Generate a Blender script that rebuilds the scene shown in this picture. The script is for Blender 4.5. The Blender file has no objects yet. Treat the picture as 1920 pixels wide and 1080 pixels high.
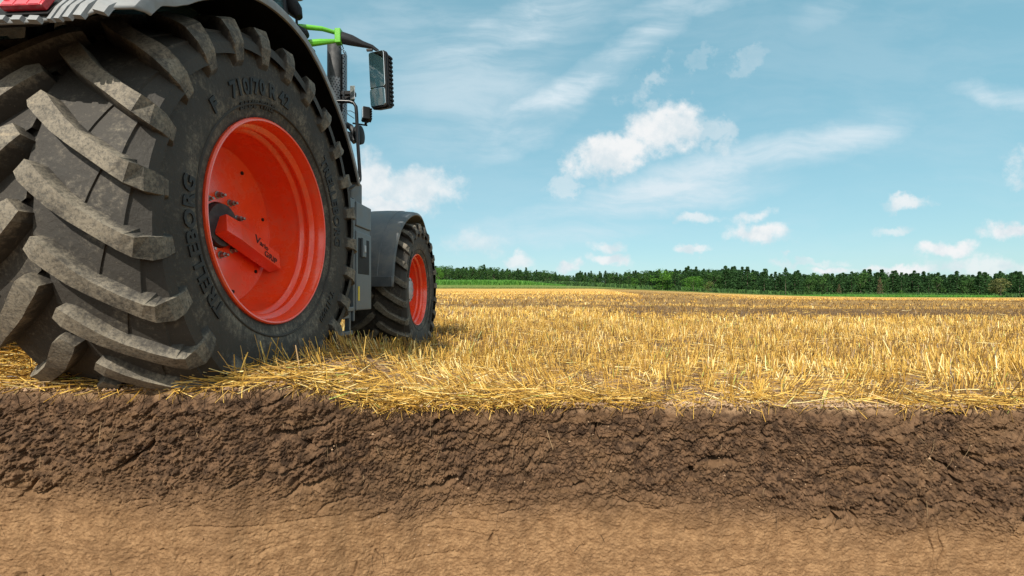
import bpy, math, random
import numpy as np
from math import sin, cos, radians, pi
random.seed(7)
rng = np.random.default_rng(11)
S = bpy.context.scene
COL = S.collection

# ---------------------------------------------------------------- camera
CAMZ = 0.56
cd = bpy.data.cameras.new('camera')
cd.sensor_width = 36.0
cd.lens = 842.0 / 1920.0 * 36.0
cd.shift_y = 16.0 / 1920.0
cd.clip_start = 0.05
cd.clip_end = 20000
cam = bpy.data.objects.new('camera', cd)
cam.location = (0, 0, CAMZ)
cam.rotation_euler = (pi / 2, 0, 0)
COL.objects.link(cam)
S.camera = cam

# ---------------------------------------------------------------- light
SUN = np.array([-0.20, -0.70, 0.69]); SUN /= np.linalg.norm(SUN)
EXPOSURE = 0.35
SKY_STRENGTH = 0.13
SUN_STRENGTH = 4.8
ld = bpy.data.lights.new('sun', 'SUN')
ld.energy = SUN_STRENGTH
ld.angle = radians(0.5)
ld.color = (1.0, 0.93, 0.82)
lo = bpy.data.objects.new('sun', ld)
lo.location = (-5, -8, 14)
COL.objects.link(lo)
from mathutils import Vector, Matrix
lo.rotation_euler = Vector(SUN).to_track_quat('Z', 'Y').to_euler()
S.view_settings.view_transform = 'Standard'
S.view_settings.look = 'None'
S.view_settings.exposure = EXPOSURE
S.view_settings.gamma = 1
S.cycles.max_bounces = 8
S.cycles.transparent_max_bounces = 16


# ---------------------------------------------------------------- node helpers
class NT:
    def __init__(s, tree):
        s.t = tree; s.n = tree.nodes; s.l = tree.links

    def new(s, typ, **kw):
        n = s.n.new(typ)
        for k, v in kw.items(): setattr(n, k, v)
        return n

    def setin(s, n, key, v):
        i = n.inputs[key]
        if hasattr(v, 'is_output') or isinstance(v, bpy.types.NodeSocket): s.l.new(v, i)
        else: i.default_value = v

    def math(s, op, a, b=None, c=None, clamp=False):
        n = s.new('ShaderNodeMath', operation=op, use_clamp=clamp)
        s.setin(n, 0, a)
        if b is not None: s.setin(n, 1, b)
        if c is not None: s.setin(n, 2, c)
        return n.outputs[0]

    def vmath(s, op, a, b=None):
        n = s.new('ShaderNodeVectorMath', operation=op)
        s.setin(n, 0, a)
        if b is not None: s.setin(n, 1, b)
        return n.outputs[0]

    def scale(s, a, f):
        n = s.new('ShaderNodeVectorMath', operation='SCALE')
        s.setin(n, 0, a); s.setin(n, 'Scale', f)
        return n.outputs[0]

    def noise(s, vec, scale, detail=3, rough=0.55, dist=0.0, color=False):
        n = s.new('ShaderNodeTexNoise')
        s.setin(n, 'Vector', vec); n.inputs['Scale'].default_value = scale
        n.inputs['Detail'].default_value = detail; n.inputs['Roughness'].default_value = rough
        n.inputs['Distortion'].default_value = dist
        return n.outputs['Color'] if color else n.outputs['Fac']

    def ramp(s, v, lo, hi, a=0.0, b=1.0, smooth=True):
        n = s.new('ShaderNodeMapRange', interpolation_type='SMOOTHSTEP' if smooth else 'LINEAR')
        s.setin(n, 'Value', v); s.setin(n, 'From Min', lo); s.setin(n, 'From Max', hi)
        s.setin(n, 'To Min', a); s.setin(n, 'To Max', b)
        return n.outputs[0]

    def mix(s, f, a, b, mode='MIX'):
        n = s.new('ShaderNodeMix', data_type='RGBA', blend_type=mode)
        s.setin(n, 0, f)
        s.setin(n, 6, a if not isinstance(a, tuple) else (*a, 1)[:4])
        s.setin(n, 7, b if not isinstance(b, tuple) else (*b, 1)[:4])
        return n.outputs[2]

    def mapping(s, vec, loc=(0, 0, 0), rot=(0, 0, 0), scale=(1, 1, 1), typ='POINT'):
        n = s.new('ShaderNodeMapping', vector_type=typ)
        s.setin(n, 'Vector', vec)
        n.inputs['Location'].default_value = loc
        n.inputs['Rotation'].default_value = rot
        n.inputs['Scale'].default_value = scale
        return n.outputs[0]


# ---------------------------------------------------------------- sky
w = bpy.data.worlds.new('World')
S.world = w
w.use_nodes = True
T = NT(w.node_tree)
for n in list(T.n): T.n.remove(n)
sky = T.new('ShaderNodeTexSky', sky_type='NISHITA')
sky.sun_disc = False
sky.sun_elevation = math.asin(SUN[2])
sky.sun_rotation = math.atan2(SUN[0], SUN[1])
sky.altitude = 300
sky.air_density = 1.0
sky.dust_density = 0.6
sky.ozone_density = 1.0
tc = T.new('ShaderNodeTexCoord')
sep = T.new('ShaderNodeSeparateXYZ'); T.l.new(tc.outputs['Generated'], sep.inputs[0])
ay = T.math('MAXIMUM', T.math('ABSOLUTE', sep.outputs[1]), 0.05)
uu = T.math('DIVIDE', sep.outputs[0], ay)
vv = T.math('DIVIDE', sep.outputs[2], ay)
cmb = T.new('ShaderNodeCombineXYZ'); T.l.new(uu, cmb.inputs[0]); T.l.new(vv, cmb.inputs[1])
uv = cmb.outputs[0]
nz = T.noise(uv, 9, 6, 0.62, color=True)
dv = T.scale(T.vmath('SUBTRACT', nz, (0.5, 0.5, 0.5)), 0.10)
uvd = T.vmath('MULTIPLY', T.vmath('ADD', uv, dv), (1, 1, 0))

uvw = T.vmath('MULTIPLY', T.vmath('ADD', uv, T.scale(T.vmath('SUBTRACT', nz, (0.5, 0.5, 0.5)), 0.20)), (1, 1, 0))


def blob(cx, cy, rx, ry, rot, vec):
    m = T.mapping(vec, ((cx - 960) / 842, (556 - cy) / 842, 0), (0, 0, radians(rot)), (rx / 842, ry / 842, 1), 'TEXTURE')
    n = T.new('ShaderNodeVectorMath', operation='LENGTH'); T.l.new(m, n.inputs[0])
    return T.math('SUBTRACT', 1.0, n.outputs['Value'])


puffs = [(1238, 240, 92, 50, 4, 1), (1150, 288, 95, 42, 14, 1), (1085, 336, 62, 18, 10, .4), (1342, 247, 48, 34, -20, .4),
         (1222, 150, 62, 26, 30, .35), (1390, 115, 50, 16, 15, .22), (775, 350, 85, 48, 0, .85), (700, 330, 50, 45, 0, .9),
         (725, 388, 100, 30, 0, 1), (1417, 438, 66, 22, 4, 1), (1307, 411, 42, 13, 5, .7), (1423, 399, 44, 14, 8, .75),
         (1697, 382, 48, 15, 6, .85), (1673, 426, 42, 9, 0, .6), (1780, 465, 50, 16, 0, 1), (1900, 434, 52, 18, 5, 1),
         (893, 460, 50, 26, -10, .55), (967, 490, 32, 14, 0, .8), (1063, 499, 27, 11, 0, .9), (1140, 462, 36, 12, 0, .8),
         (1139, 485, 40, 12, 3, .9), (1300, 472, 36, 10, 0, .8), (1520, 490, 66, 12, 4, .5), (1690, 509, 95, 12, 0, 1),
         (1850, 500, 110, 20, 0, .7), (1553, 510, 50, 10, 0, 1), (1320, 100, 24, 12, 30, .16), (2060, 300, 150, 60, 10, 1),
         (330, 300, 160, 70, 0, 1), (2300, 420, 120, 40, 0, 1), (-200, 420, 200, 60, 0, 1)]
fb = T.noise(uv, 14, 7, 0.62)
dens = None
for (cx, cy, rx, ry, rot, a) in puffs:
    b = blob(cx, cy, rx, ry, rot, uvd if a > .5 else uvw)
    if a <= .5: b = T.math('ADD', b, T.math('MULTIPLY', T.math('SUBTRACT', fb, 0.5), 1.6))
    v = T.math('MULTIPLY', T.ramp(T.math('ADD', b, T.math('MULTIPLY', T.math('SUBTRACT', fb, 0.5), 2.2)), -0.22, 0.60), a)
    dens = v if dens is None else T.math('MAXIMUM', dens, v)
dens = T.math('MULTIPLY', dens, T.ramp(T.noise(uv, 30, 6, 0.65), 0.22, 0.46, 0.62, 1.0))
# thin cirrus
cmap = T.mapping(uv, (0, 0, 0), (0, 0, radians(-24)), (1.6, 9.0, 1))
cw = T.noise(T.vmath('ADD', cmap, T.scale(T.noise(uv, 2.2, 3, color=True), 1.3)), 1.1, 7, 0.62)
cw = T.ramp(cw, 0.36, 0.66)
cirr = None
for (cx, cy, rx, ry, rot, a) in [(1090, 150, 360, 55, 33, 1.0), (960, 60, 380, 90, 20, .7), (1000, 240, 200, 60, 30, .6), (900, 150, 330, 230, 15, .55), (1400, 300, 420, 55, 14, .85),
                                 (1230, 370, 380, 60, 9, 1.0), (1560, 270, 260, 50, 14, .8), (1050, 430, 330, 60, 4, .6), (1880, 180, 150, 40, -8, .8),
                                 (1620, 240, 200, 60, 15, .45), (1550, 20, 120, 60, 20, .35), (780, 60, 330, 120, 10, .4), (1300, 5, 260, 40, 8, .6)]:
    v = T.math('MULTIPLY', T.ramp(blob(cx, cy, rx, ry, rot, T.vmath('ADD', uv, T.scale(dv, 0.7))), 0.0, 0.85), a)
    cirr = v if cirr is None else T.math('MAXIMUM', cirr, v)
cir = T.math('MULTIPLY', T.math('MAXIMUM', cirr, 0.16), T.math('ADD', T.math('MULTIPLY', cw, 0.80), 0.30))
ssp = T.new('ShaderNodeSeparateColor'); T.l.new(sky.outputs[0], ssp.inputs[0])
scb = T.new('ShaderNodeCombineColor')
for i_, (A_, g_) in enumerate(((1.066, .59), (2.046, .43), (2.115, .43))):
    T.l.new(T.math('MULTIPLY', T.math('POWER', ssp.outputs[i_], g_), A_), scb.inputs[i_])
skycol = scb.outputs[0]
hz = T.ramp(vv, -0.02, 0.75, 1.0, 0.0, smooth=False)
skyc2 = T.mix(T.math('MULTIPLY', T.math('POWER', hz, 3.0), 0.0), skycol, (4.3, 5.4, 5.8))
c1 = T.mix(cir, skyc2, (4.3, 5.0, 5.4))
shade = T.ramp(T.noise(T.vmath('ADD', uv, (0.0, 0.03, 0.0)), 12, 5, 0.6), 0.35, 0.6)
cc = T.mix(shade, (4.2, 4.75, 5.05), (5.45, 5.55, 5.6))
c2 = T.mix(dens, c1, cc)
back = T.ramp(sep.outputs[1], 0.45, 0.10)
bn = T.ramp(T.noise(T.mapping(tc.outputs['Generated'], scale=(1, 1, 2.2)), 2.6, 6, 0.6), 0.46, 0.58)
upm = T.ramp(sep.outputs[2], 0.0, 0.10)
c2 = T.mix(T.math('MULTIPLY', T.math('MULTIPLY', back, bn), upm), c2, (9.5, 9.1, 8.6))  # bright clouds out of view, added behind the camera as fill light
c2 = T.mix(T.ramp(sep.outputs[2], -0.004, -0.03), c2, (1.1, 0.75, 0.42))
bg = T.new('ShaderNodeBackground'); T.l.new(c2, bg.inputs[0]); bg.inputs[1].default_value = SKY_STRENGTH
ow = T.new('ShaderNodeOutputWorld'); T.l.new(bg.outputs[0], ow.inputs[0])


# ---------------------------------------------------------------- materials
def mat(name, c1, c2=None, scale=8, rough=0.6, rough2=None, metal=0.0, bump=0.0, bscale=60, spec=0.5, coat=0.0, detail=5):
    m = bpy.data.materials.new(name); m.use_nodes = True
    t = NT(m.node_tree); p = t.n['Principled BSDF']
    oc = t.new('ShaderNodeTexCoord').outputs['Object']
    if c2 is not None:
        f = t.ramp(t.noise(oc, scale, detail, 0.6), 0.35, 0.65)
        t.l.new(t.mix(f, c1, c2), p.inputs['Base Color'])
        if rough2 is not None: t.l.new(t.ramp(f, 0, 1, rough, rough2), p.inputs['Roughness'])
        else: p.inputs['Roughness'].default_value = rough
    else:
        p.inputs['Base Color'].default_value = (*c1, 1); p.inputs['Roughness'].default_value = rough
    p.inputs['Metallic'].default_value = metal
    p.inputs['Specular IOR Level'].default_value = spec
    p.inputs['Coat Weight'].default_value = coat
    p.inputs['Coat Roughness'].default_value = 0.12
    if bump > 0:
        b = t.new('ShaderNodeBump'); b.inputs['Strength'].default_value = bump; b.inputs['Distance'].default_value = 0.01
        t.l.new(t.noise(oc, bscale, 4, 0.6), b.inputs['Height']); t.l.new(b.outputs[0], p.inputs['Normal'])
    return m


def tint_mat(name, ramp, rough=0.7, transl=0.0, spec=0.3, extra=None):
    """colour along a ramp driven by the mesh attribute 'tint'"""
    m = bpy.data.materials.new(name); m.use_nodes = True
    t = NT(m.node_tree); p = t.n['Principled BSDF']
    a = t.new('ShaderNodeAttribute'); a.attribute_name = 'tint'
    r = t.new('ShaderNodeValToRGB')
    el = r.color_ramp.elements
    for i, (pos, c) in enumerate(ramp):
        e = el[i] if i < 2 else el.new(pos)
        e.position = pos; e.color = (*c, 1)
    t.l.new(a.outputs['Fac'], r.inputs[0])
    t.l.new(r.outputs[0], p.inputs['Base Color'])
    p.inputs['Roughness'].default_value = rough
    p.inputs['Specular IOR Level'].default_value = spec
    if transl > 0:
        tr = t.new('ShaderNodeBsdfTranslucent'); t.l.new(r.outputs[0], tr.inputs[0])
        mx = t.new('ShaderNodeMixShader'); mx.inputs[0].default_value = transl
        t.l.new(p.outputs[0], mx.inputs[1]); t.l.new(tr.outputs[0], mx.inputs[2])
        t.l.new(mx.outputs[0], t.n['Material Output'].inputs[0])
    return m


def rubber_mat():
    m = bpy.data.materials.new('dusty_rubber'); m.use_nodes = True
    t = NT(m.node_tree); p = t.n['Principled BSDF']
    oc = t.new('ShaderNodeTexCoord').outputs['Object']
    a = t.new('ShaderNodeAttribute'); a.attribute_name = 'dust'
    n1 = t.noise(oc, 7, 6, 0.65); n2 = t.noise(oc, 55, 6, 0.72); n3 = t.noise(oc, 2.3, 4, 0.6)
    s = t.math('ADD', t.math('MULTIPLY', n1, 0.5), t.math('MULTIPLY', n2, 0.5))
    f = t.math('ADD', s, t.math('MULTIPLY', t.math('SUBTRACT', a.outputs['Fac'], 0.5), 0.52))
    f = t.ramp(f, 0.44, 0.70)
    base = t.mix(n3, (0.020, 0.0180, 0.0155), (0.056, 0.049, 0.040))
    dust = t.mix(n1, (0.122, 0.104, 0.080), (0.31, 0.265, 0.195))
    n5 = t.ramp(t.noise(oc, 85, 7, 0.8), 0.46, 0.60)
    dust = t.mix(t.math('MULTIPLY', n5, .75), dust, (0.065, 0.06, 0.052))
    col = t.mix(t.math('MULTIPLY', f, 0.92), base, dust)
    # scuffed clay smears
    n4 = t.ramp(t.noise(t.mapping(oc, scale=(1, 1.6, 1.2)), 6.5, 7, 0.7, 0.6), 0.60, 0.72)
    col = t.mix(t.math('MULTIPLY', n4, t.math('MULTIPLY', a.outputs['Fac'], 0.8)), col, (0.36, 0.29, 0.2))
    spk = t.ramp(t.noise(oc, 140, 3, 0.7), 0.66, 0.72)
    col = t.mix(t.math('MULTIPLY', spk, 0.30), col, (0.30, 0.25, 0.18))
    t.l.new(col, p.inputs['Base Color'])
    p.inputs['Roughness'].default_value = 0.72
    p.inputs['Specular IOR Level'].default_value = 0.35
    b = t.new('ShaderNodeBump'); b.inputs['Strength'].default_value = 0.5; b.inputs['Distance'].default_value = 0.006
    t.l.new(t.math('ADD', t.noise(oc, 38, 5, 0.6), t.math('MULTIPLY', n2, 0.8)), b.inputs['Height'])
    t.l.new(b.outputs[0], p.inputs['Normal'])
    return m


M = {}
M['rubber'] = rubber_mat()
M['letter'] = mat('black_letter_rubber', (0.004, 0.004, 0.004), (0.012, 0.012, 0.011), 14, 0.62)
M['red'] = mat('orange_red_paint', (0.93, 0.070, 0.012), (0.86, 0.055, 0.012), 3.0, 0.22, 0.30, coat=0.6, spec=0.5)
def dirty(m, amt, c):
    t = NT(m.node_tree); p = t.n['Principled BSDF']; oc = t.new('ShaderNodeTexCoord').outputs['Object']
    old = p.inputs['Base Color'].links[0].from_socket
    n = t.noise(oc, 5, 8, 0.72); n2 = t.noise(oc, 45, 5, .7)
    f = t.math('MULTIPLY', t.ramp(t.math('ADD', n, t.math('MULTIPLY', n2, .35)), .62, .86), amt)
    t.l.new(t.mix(f, old, c), p.inputs['Base Color'])
    t.l.new(t.math('ADD', p.inputs['Roughness'].default_value if not p.inputs['Roughness'].links else p.inputs['Roughness'].links[0].from_socket, t.math('MULTIPLY', f, .8)), p.inputs['Roughness'])


dirty(M['red'], .20, (0.36, 0.20, 0.12))
M['grey'] = mat('fender_grey_plastic', (0.25, 0.26, 0.262), (0.19, 0.196, 0.198), 9, 0.55, bump=0.12, bscale=300)
M['dgrey'] = mat('dark_grey_plastic', (0.060, 0.068, 0.074), (0.095, 0.102, 0.105), 5, 0.5, bump=0.08, bscale=300)
M['mgrey'] = mat('mid_grey_panel', (0.080, 0.096, 0.106), (0.105, 0.120, 0.128), 5, 0.45, bump=0.05, bscale=250)
M['black'] = mat('black_plastic', (0.004, 0.004, 0.0045), (0.010, 0.010, 0.011), 6, 0.6, spec=.22)
M['gloss'] = mat('black_gloss', (0.006, 0.006, 0.007), None, 5, 0.3, spec=.35)
M['green'] = mat('green_paint', (0.10, 0.42, 0.012), (0.09, 0.36, 0.012), 6, 0.3, coat=0.4)
M['steel'] = mat('worn_steel', (0.42, 0.42, 0.41), (0.25, 0.23, 0.20), 30, 0.32, 0.5, metal=0.9)
M['cast'] = mat('cast_iron_grey', (0.035, 0.036, 0.038), (0.075, 0.075, 0.075), 15, 0.6, metal=0.3)
M['lens'] = mat('red_lens', (0.52, 0.012, 0.025), (0.36, 0.010, 0.02), 40, 0.2, coat=0.5)
M['white'] = mat('pale_hub_grey', (0.42, 0.44, 0.46), (0.3, 0.31, 0.32), 20, 0.4)
M['yellow'] = mat('yellow_sticker', (0.75, 0.55, 0.03), (0.6, 0.42, 0.03), 60, 0.5)
M['mirror'] = mat('mirror_glass', (0.74, 0.78, 0.77), None, 5, 0.02, metal=1.0)
M['lampglass'] = mat('lamp_glass', (0.55, 0.57, 0.58), (0.35, 0.36, 0.37), 80, 0.12, metal=0.7)
M['orange'] = mat('orange_lens', (0.8, 0.2, 0.02), None, 5, 0.25)
M['ink'] = mat('black_ink', (0.01, 0.01, 0.01), None, 5, 0.5)


dirty(M['dgrey'], .35, (0.20, 0.17, 0.13)); dirty(M['mgrey'], .18, (0.22, 0.19, 0.15)); dirty(M['grey'], .3, (0.22, 0.20, 0.17))


def glass_mat():
    m = bpy.data.materials.new('cab_glass'); m.use_nodes = True
    t = NT(m.node_tree); p = t.n['Principled BSDF']
    p.inputs['Base Color'].default_value = (0.10, 0.20, 0.22, 1); p.inputs['Roughness'].default_value = 0.04
    p.inputs['Specular IOR Level'].default_value = 1.0
    p.inputs['Coat Weight'].default_value = 1.0
    tr = t.new('ShaderNodeBsdfTransparent'); tr.inputs[0].default_value = (0.75, 0.92, 0.92, 1)
    mx = t.new('ShaderNodeMixShader'); mx.inputs[0].default_value = 0.45
    t.l.new(p.outputs[0], mx.inputs[1]); t.l.new(tr.outputs[0], mx.inputs[2])
    t.l.new(mx.outputs[0], t.n['Material Output'].inputs[0])
    return m


M['glass'] = glass_mat()


def perf_mat():
    m = bpy.data.materials.new('perforated_steel'); m.use_nodes = True
    t = NT(m.node_tree); p = t.n['Principled BSDF']
    a = t.new('ShaderNodeAttribute'); a.attribute_name = 'sheet'
    s = t.new('ShaderNodeSeparateXYZ'); t.l.new(a.outputs['Vector'], s.inputs[0])
    u = t.math('DIVIDE', s.outputs[0], 0.026); v = t.math('DIVIDE', s.outputs[1], 0.0225)
    row = t.math('FLOOR', v)
    u2 = t.math('ADD', u, t.math('MULTIPLY', t.math('MODULO', row, 2.0), 0.5))
    fu = t.math('SUBTRACT', t.math('FRACT', u2), 0.5); fv = t.math('SUBTRACT', t.math('FRACT', v), 0.5)
    d = t.math('SQRT', t.math('ADD', t.math('MULTIPLY', fu, fu), t.math('MULTIPLY', fv, fv)))
    hole = t.math('LESS_THAN', d, 0.27)
    p.inputs['Base Color'].default_value = (0.16, 0.165, 0.17, 1); p.inputs['Metallic'].default_value = 0.6
    p.inputs['Roughness'].default_value = 0.38
    tr = t.new('ShaderNodeBsdfTransparent')
    mx = t.new('ShaderNodeMixShader'); t.l.new(hole, mx.inputs[0])
    t.l.new(p.outputs[0], mx.inputs[1]); t.l.new(tr.outputs[0], mx.inputs[2])
    t.l.new(mx.outputs[0], t.n['Material Output'].inputs[0])
    return m


M['perf'] = perf_mat()


# ---------------------------------------------------------------- numpy noise
def _perm(seed):
    r = np.random.default_rng(seed); p = r.permutation(256)
    return np.concatenate([p, p]), r.uniform(0, 2 * pi, 256)


def perlin(x, y, seed=0):
    P, A = _perm(seed)
    gx, gy = np.cos(A), np.sin(A)
    xi = np.floor(x).astype(np.int64); yi = np.floor(y).astype(np.int64)
    xf = x - xi; yf = y - yi
    u = xf * xf * xf * (xf * (xf * 6 - 15) + 10); v = yf * yf * yf * (yf * (yf * 6 - 15) + 10)

    def g(ix, iy, dx, dy):
        h = P[(P[ix & 255] + (iy & 255)) & 511]
        return gx[h] * dx + gy[h] * dy
    a = g(xi, yi, xf, yf); b = g(xi + 1, yi, xf - 1, yf)
    c = g(xi, yi + 1, xf, yf - 1); d = g(xi + 1, yi + 1, xf - 1, yf - 1)
    return ((a + (b - a) * u) * (1 - v) + (c + (d - c) * u) * v) * 1.45


def fbm(x, y, oct=4, seed=0, gain=0.5, ridged=False, billow=False):
    s = 0; a = 1; tot = 0
    for o in range(oct):
        n = perlin(x * 2 ** o + 13.7 * o, y * 2 ** o - 7.1 * o, seed + o)
        if ridged: n = 1 - 2 * np.abs(n)
        if billow: n = 2 * np.abs(n) - 0.5
        s = s + a * n; tot += a; a *= gain
    return s / tot


def sstep(a, b, x):
    t = np.clip((x - a) / (b - a), 0, 1)
    return t * t * (3 - 2 * t)


# ---------------------------------------------------------------- mesh helpers
def mesh_np(name, V, F, mats, attrs=None, smooth=False, midx=None):
    """V (n,3), F (m,k) int array"""
    V = np.asarray(V, np.float32); F = np.asarray(F, np.int32)
    me = bpy.data.meshes.new(name)
    k = F.shape[1]
    me.vertices.add(len(V)); me.vertices.foreach_set('co', V.ravel())
    me.loops.add(F.size); me.loops.foreach_set('vertex_index', F.ravel())
    me.polygons.add(len(F)); me.polygons.foreach_set('loop_start', np.arange(0, F.size, k, dtype=np.int32))
    me.polygons.foreach_set('loop_total', np.full(len(F), k, np.int32))
    if midx is not None: me.polygons.foreach_set('material_index', midx.astype(np.int32))
    me.polygons.foreach_set('use_smooth', np.full(len(F), smooth, bool))
    me.update(calc_edges=True)
    for an, av in (attrs or {}).items():
        at = me.attributes.new(an, 'FLOAT', 'POINT'); at.data.foreach_set('value', np.asarray(av, np.float32))
    for m in (mats if isinstance(mats, (list, tuple)) else [mats]): me.materials.append(m)
    return me


def link(name, me, parent=None, loc=None):
    o = bpy.data.objects.new(name, me); COL.objects.link(o)
    if parent: o.parent = parent
    if loc is not None: o.location = loc
    return o


def grid_faces(nr, nc):
    i = np.arange(nr - 1)[:, None] * nc + np.arange(nc - 1)[None, :]
    i = i.ravel()
    return np.stack([i, i + 1, i + nc + 1, i + nc], 1)


class MB:
    def __init__(s): s.v = []; s.f = []; s.m = []; s.at = []

    def add(s, V, F, mi=0, a=0.0):
        o = len(s.v)
        s.v += [tuple(map(float, p)) for p in V]
        s.f += [tuple(i + o for i in q) for q in F]
        s.m += [mi] * len(F)
        s.at += list(a) if hasattr(a, '__len__') else [a] * len(V)
        return s

    def box(s, c, d, R=None, mi=0, taper=None, a=0.0):
        V = []
        for sx in (-1, 1):
            for sy in (-1, 1):
                for sz in (-1, 1):
                    p = Vector((sx * d[0] / 2, sy * d[1] / 2, sz * d[2] / 2))
                    if taper and sz > 0: p.x *= taper[0]; p.y *= taper[1]
                    if R is not None: p = R @ p
                    V.append((p.x + c[0], p.y + c[1], p.z + c[2]))
        F = [(0, 1, 3, 2), (4, 6, 7, 5), (0, 4, 5, 1), (2, 3, 7, 6), (0, 2, 6, 4), (1, 5, 7, 3)]
        return s.add(V, F, mi, a)

    def tube(s, path, r, n=12, mi=0, caps=True, flat=None):
        pts = [Vector(p) for p in path]
        rs = r if hasattr(r, '__len__') else [r] * len(pts)
        tan = [(pts[min(i + 1, len(pts) - 1)] - pts[max(i - 1, 0)]).normalized() for i in range(len(pts))]
        up = Vector((0, 0, 1)) if abs(tan[0].z) < 0.9 else Vector((0, 1, 0))
        nrm = tan[0].cross(up).normalized()
        V = []; F = []
        for i, p in enumerate(pts):
            nrm = (nrm - tan[i] * nrm.dot(tan[i])).normalized(); b = tan[i].cross(nrm)
            for k in range(n):
                t = 2 * pi * k / n
                V.append(p + nrm * cos(t) * rs[i] * (flat or 1) + b * sin(t) * rs[i])
        for i in range(len(pts) - 1):
            for k in range(n):
                F.append((i * n + k, i * n + (k + 1) % n, (i + 1) * n + (k + 1) % n, (i + 1) * n + k))
        if caps: F += [tuple(range(n))[::-1], tuple((len(pts) - 1) * n + k for k in range(n))]
        return s.add(V, F, mi)

    def revolve(s, prof, n=96, axis='x', c=(0, 0, 0), mi=0, a=0.0):
        """prof: list of (x, r) around the X axis"""
        V = []; F = []
        for (x, r) in prof:
            for k in range(n):
                t = 2 * pi * k / n
                V.append((c[0] + x, c[1] + r * cos(t), c[2] + r * sin(t)))
        for i in range(len(prof) - 1):
            for k in range(n):
                F.append((i * n + k, i * n + (k + 1) % n, (i + 1) * n + (k + 1) % n, (i + 1) * n + k))
        aa = np.repeat(a, n) if hasattr(a, '__len__') else a
        return s.add(V, F, mi, aa)

    def prism(s, poly, axis_vec, depth_vec=None, mi=0):
        """poly: list of 3D points, extruded by axis_vec"""
        n = len(poly); av = Vector(axis_vec)
        V = [Vector(p) for p in poly] + [Vector(p) + av for p in poly]
        F = [tuple(range(n))[::-1], tuple(range(n, 2 * n))] + [(i, (i + 1) % n, (i + 1) % n + n, i + n) for i in range(n)]
        return s.add(V, F, mi)

    def build(s, name, mats, parent=None, loc=None, smooth=False, bevel=0.0, auto=True, attr=None, seg=2):
        me = bpy.data.meshes.new(name)
        me.from_pydata(s.v, [], s.f); me.update()
        for m in (mats if isinstance(mats, (list, tuple)) else [mats]): me.materials.append(m)
        me.polygons.foreach_set('material_index', s.m)
        if smooth:
            me.polygons.foreach_set('use_smooth', [True] * len(s.f))
        if attr:
            at = me.attributes.new(attr, 'FLOAT', 'POINT'); at.data.foreach_set('value', s.at)
        import bmesh
        bm = bmesh.new(); bm.from_mesh(me); bmesh.ops.recalc_face_normals(bm, faces=bm.faces); bm.to_mesh(me); bm.free()
        if smooth and auto: me.set_sharp_from_angle(angle=radians(38))
        o = link(name, me, parent, loc)
        if bevel > 0:
            b = o.modifiers.new('bevel', 'BEVEL'); b.width = bevel; b.segments = seg; b.limit_method = 'ANGLE'; b.angle_limit = radians(40)
        return o


def tag(o, label=None, cat=None, group=None, kind=None):
    if label: o['label'] = label
    if cat: o['category'] = cat
    if group: o['group'] = group
    if kind: o['kind'] = kind
    return o


# ================================================================ TERRAIN
TH = 0.055
CX, CY, CZ = -1.314, 2.526, 0.965          # rear rim outer plane centre
D = np.array([sin(TH), cos(TH)]); N = np.array([cos(TH), -sin(TH)])
ROOT = np.array([CX, CY]) - N * 1.32


def terrain(x, y):
    x = np.asarray(x, float); y = np.asarray(y, float)
    u = x / np.maximum(y, 1)
    L = np.where(u > 0.12, np.exp(-((u - 0.12) / 0.40) ** 2), 1.0)
    yy = np.clip(y, 0, 420)
    z = 5.0 * (yy / 250) ** 1.3 * L
    z = z + 2.0 * sstep(250, 285, y) * L * sstep(0.35, 0.0, u)
    z = z - 0.045 * sstep(2.9, 4.9, y)
    z = z + 0.10 * perlin(x * 0.05, y * 0.05, 5) * sstep(12, 40, y)
    z = z + 0.018 * perlin(x * 0.8, y * 0.8, 6) * sstep(2.6, 5, y)
    # hollow under the rear wheel and a low swell of crust beside it
    m = sstep(-0.55, -1.08, x) * sstep(-3.6, -2.5, x)
    z = z + 0.165 * m * sstep(4.2, 3.0, y) * (0.84 + 0.16 * sstep(1.90, 2.04, y))
    return z


def bare(x, y):
    """strips where the harrow has turned the stubble in"""
    u = x / y
    st = fbm(x * 0.045, y * 0.42, 4, 401); st2 = fbm(x * 0.02 + .1 * y, y * 0.16, 3, 402)
    mA = sstep(14, 16.5, y) * sstep(75, 50, y) * sstep(.30, .20, u)
    mB = sstep(11, 14, y + 3 * st2) * sstep(75, 45, y) * sstep(.18, .34, u - .0020 * (y - 30))
    mC = sstep(70, 90, y) * sstep(.25, .5, u) * .5
    ly = np.log(np.maximum(y, 2)); u0 = .345 - .145 * np.clip((ly - 3.18) / 2.34, 0, 1) + .006 * perlin(x * .2, y * .2, 405)
    mD = sstep(u0 - .008, u0 + .012, u) * sstep(u0 + .30, u0 + .07, u) * sstep(20, 28, y)
    mound = .9 * mD * sstep(-.5, 0, st) + sstep(.32, .5, fbm(x * .5, y * .9, 3, 404)) * sstep(3, 6, y) * .35
    return np.clip(mound + mA * sstep(-.22, .06, st) + mB * sstep(-.55, -.05, st + .5 * st2) + mC * sstep(.0, .3, st) + .35 * sstep(.25, .5, st) * sstep(8, 12, y), 0, 1)


def edge_y(x):
    return 2.235 + 0.05 * perlin(x * 0.9, x * 0 + .3, 21) + 0.022 * perlin(x * 4.3, x * 0 + .7, 22) + 0.008 * perlin(x * 17, x * 0 + .7, 23) \
        - 0.33 * sstep(-0.30, -1.30, x) * sstep(-3.6, -2.3, x)


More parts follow.
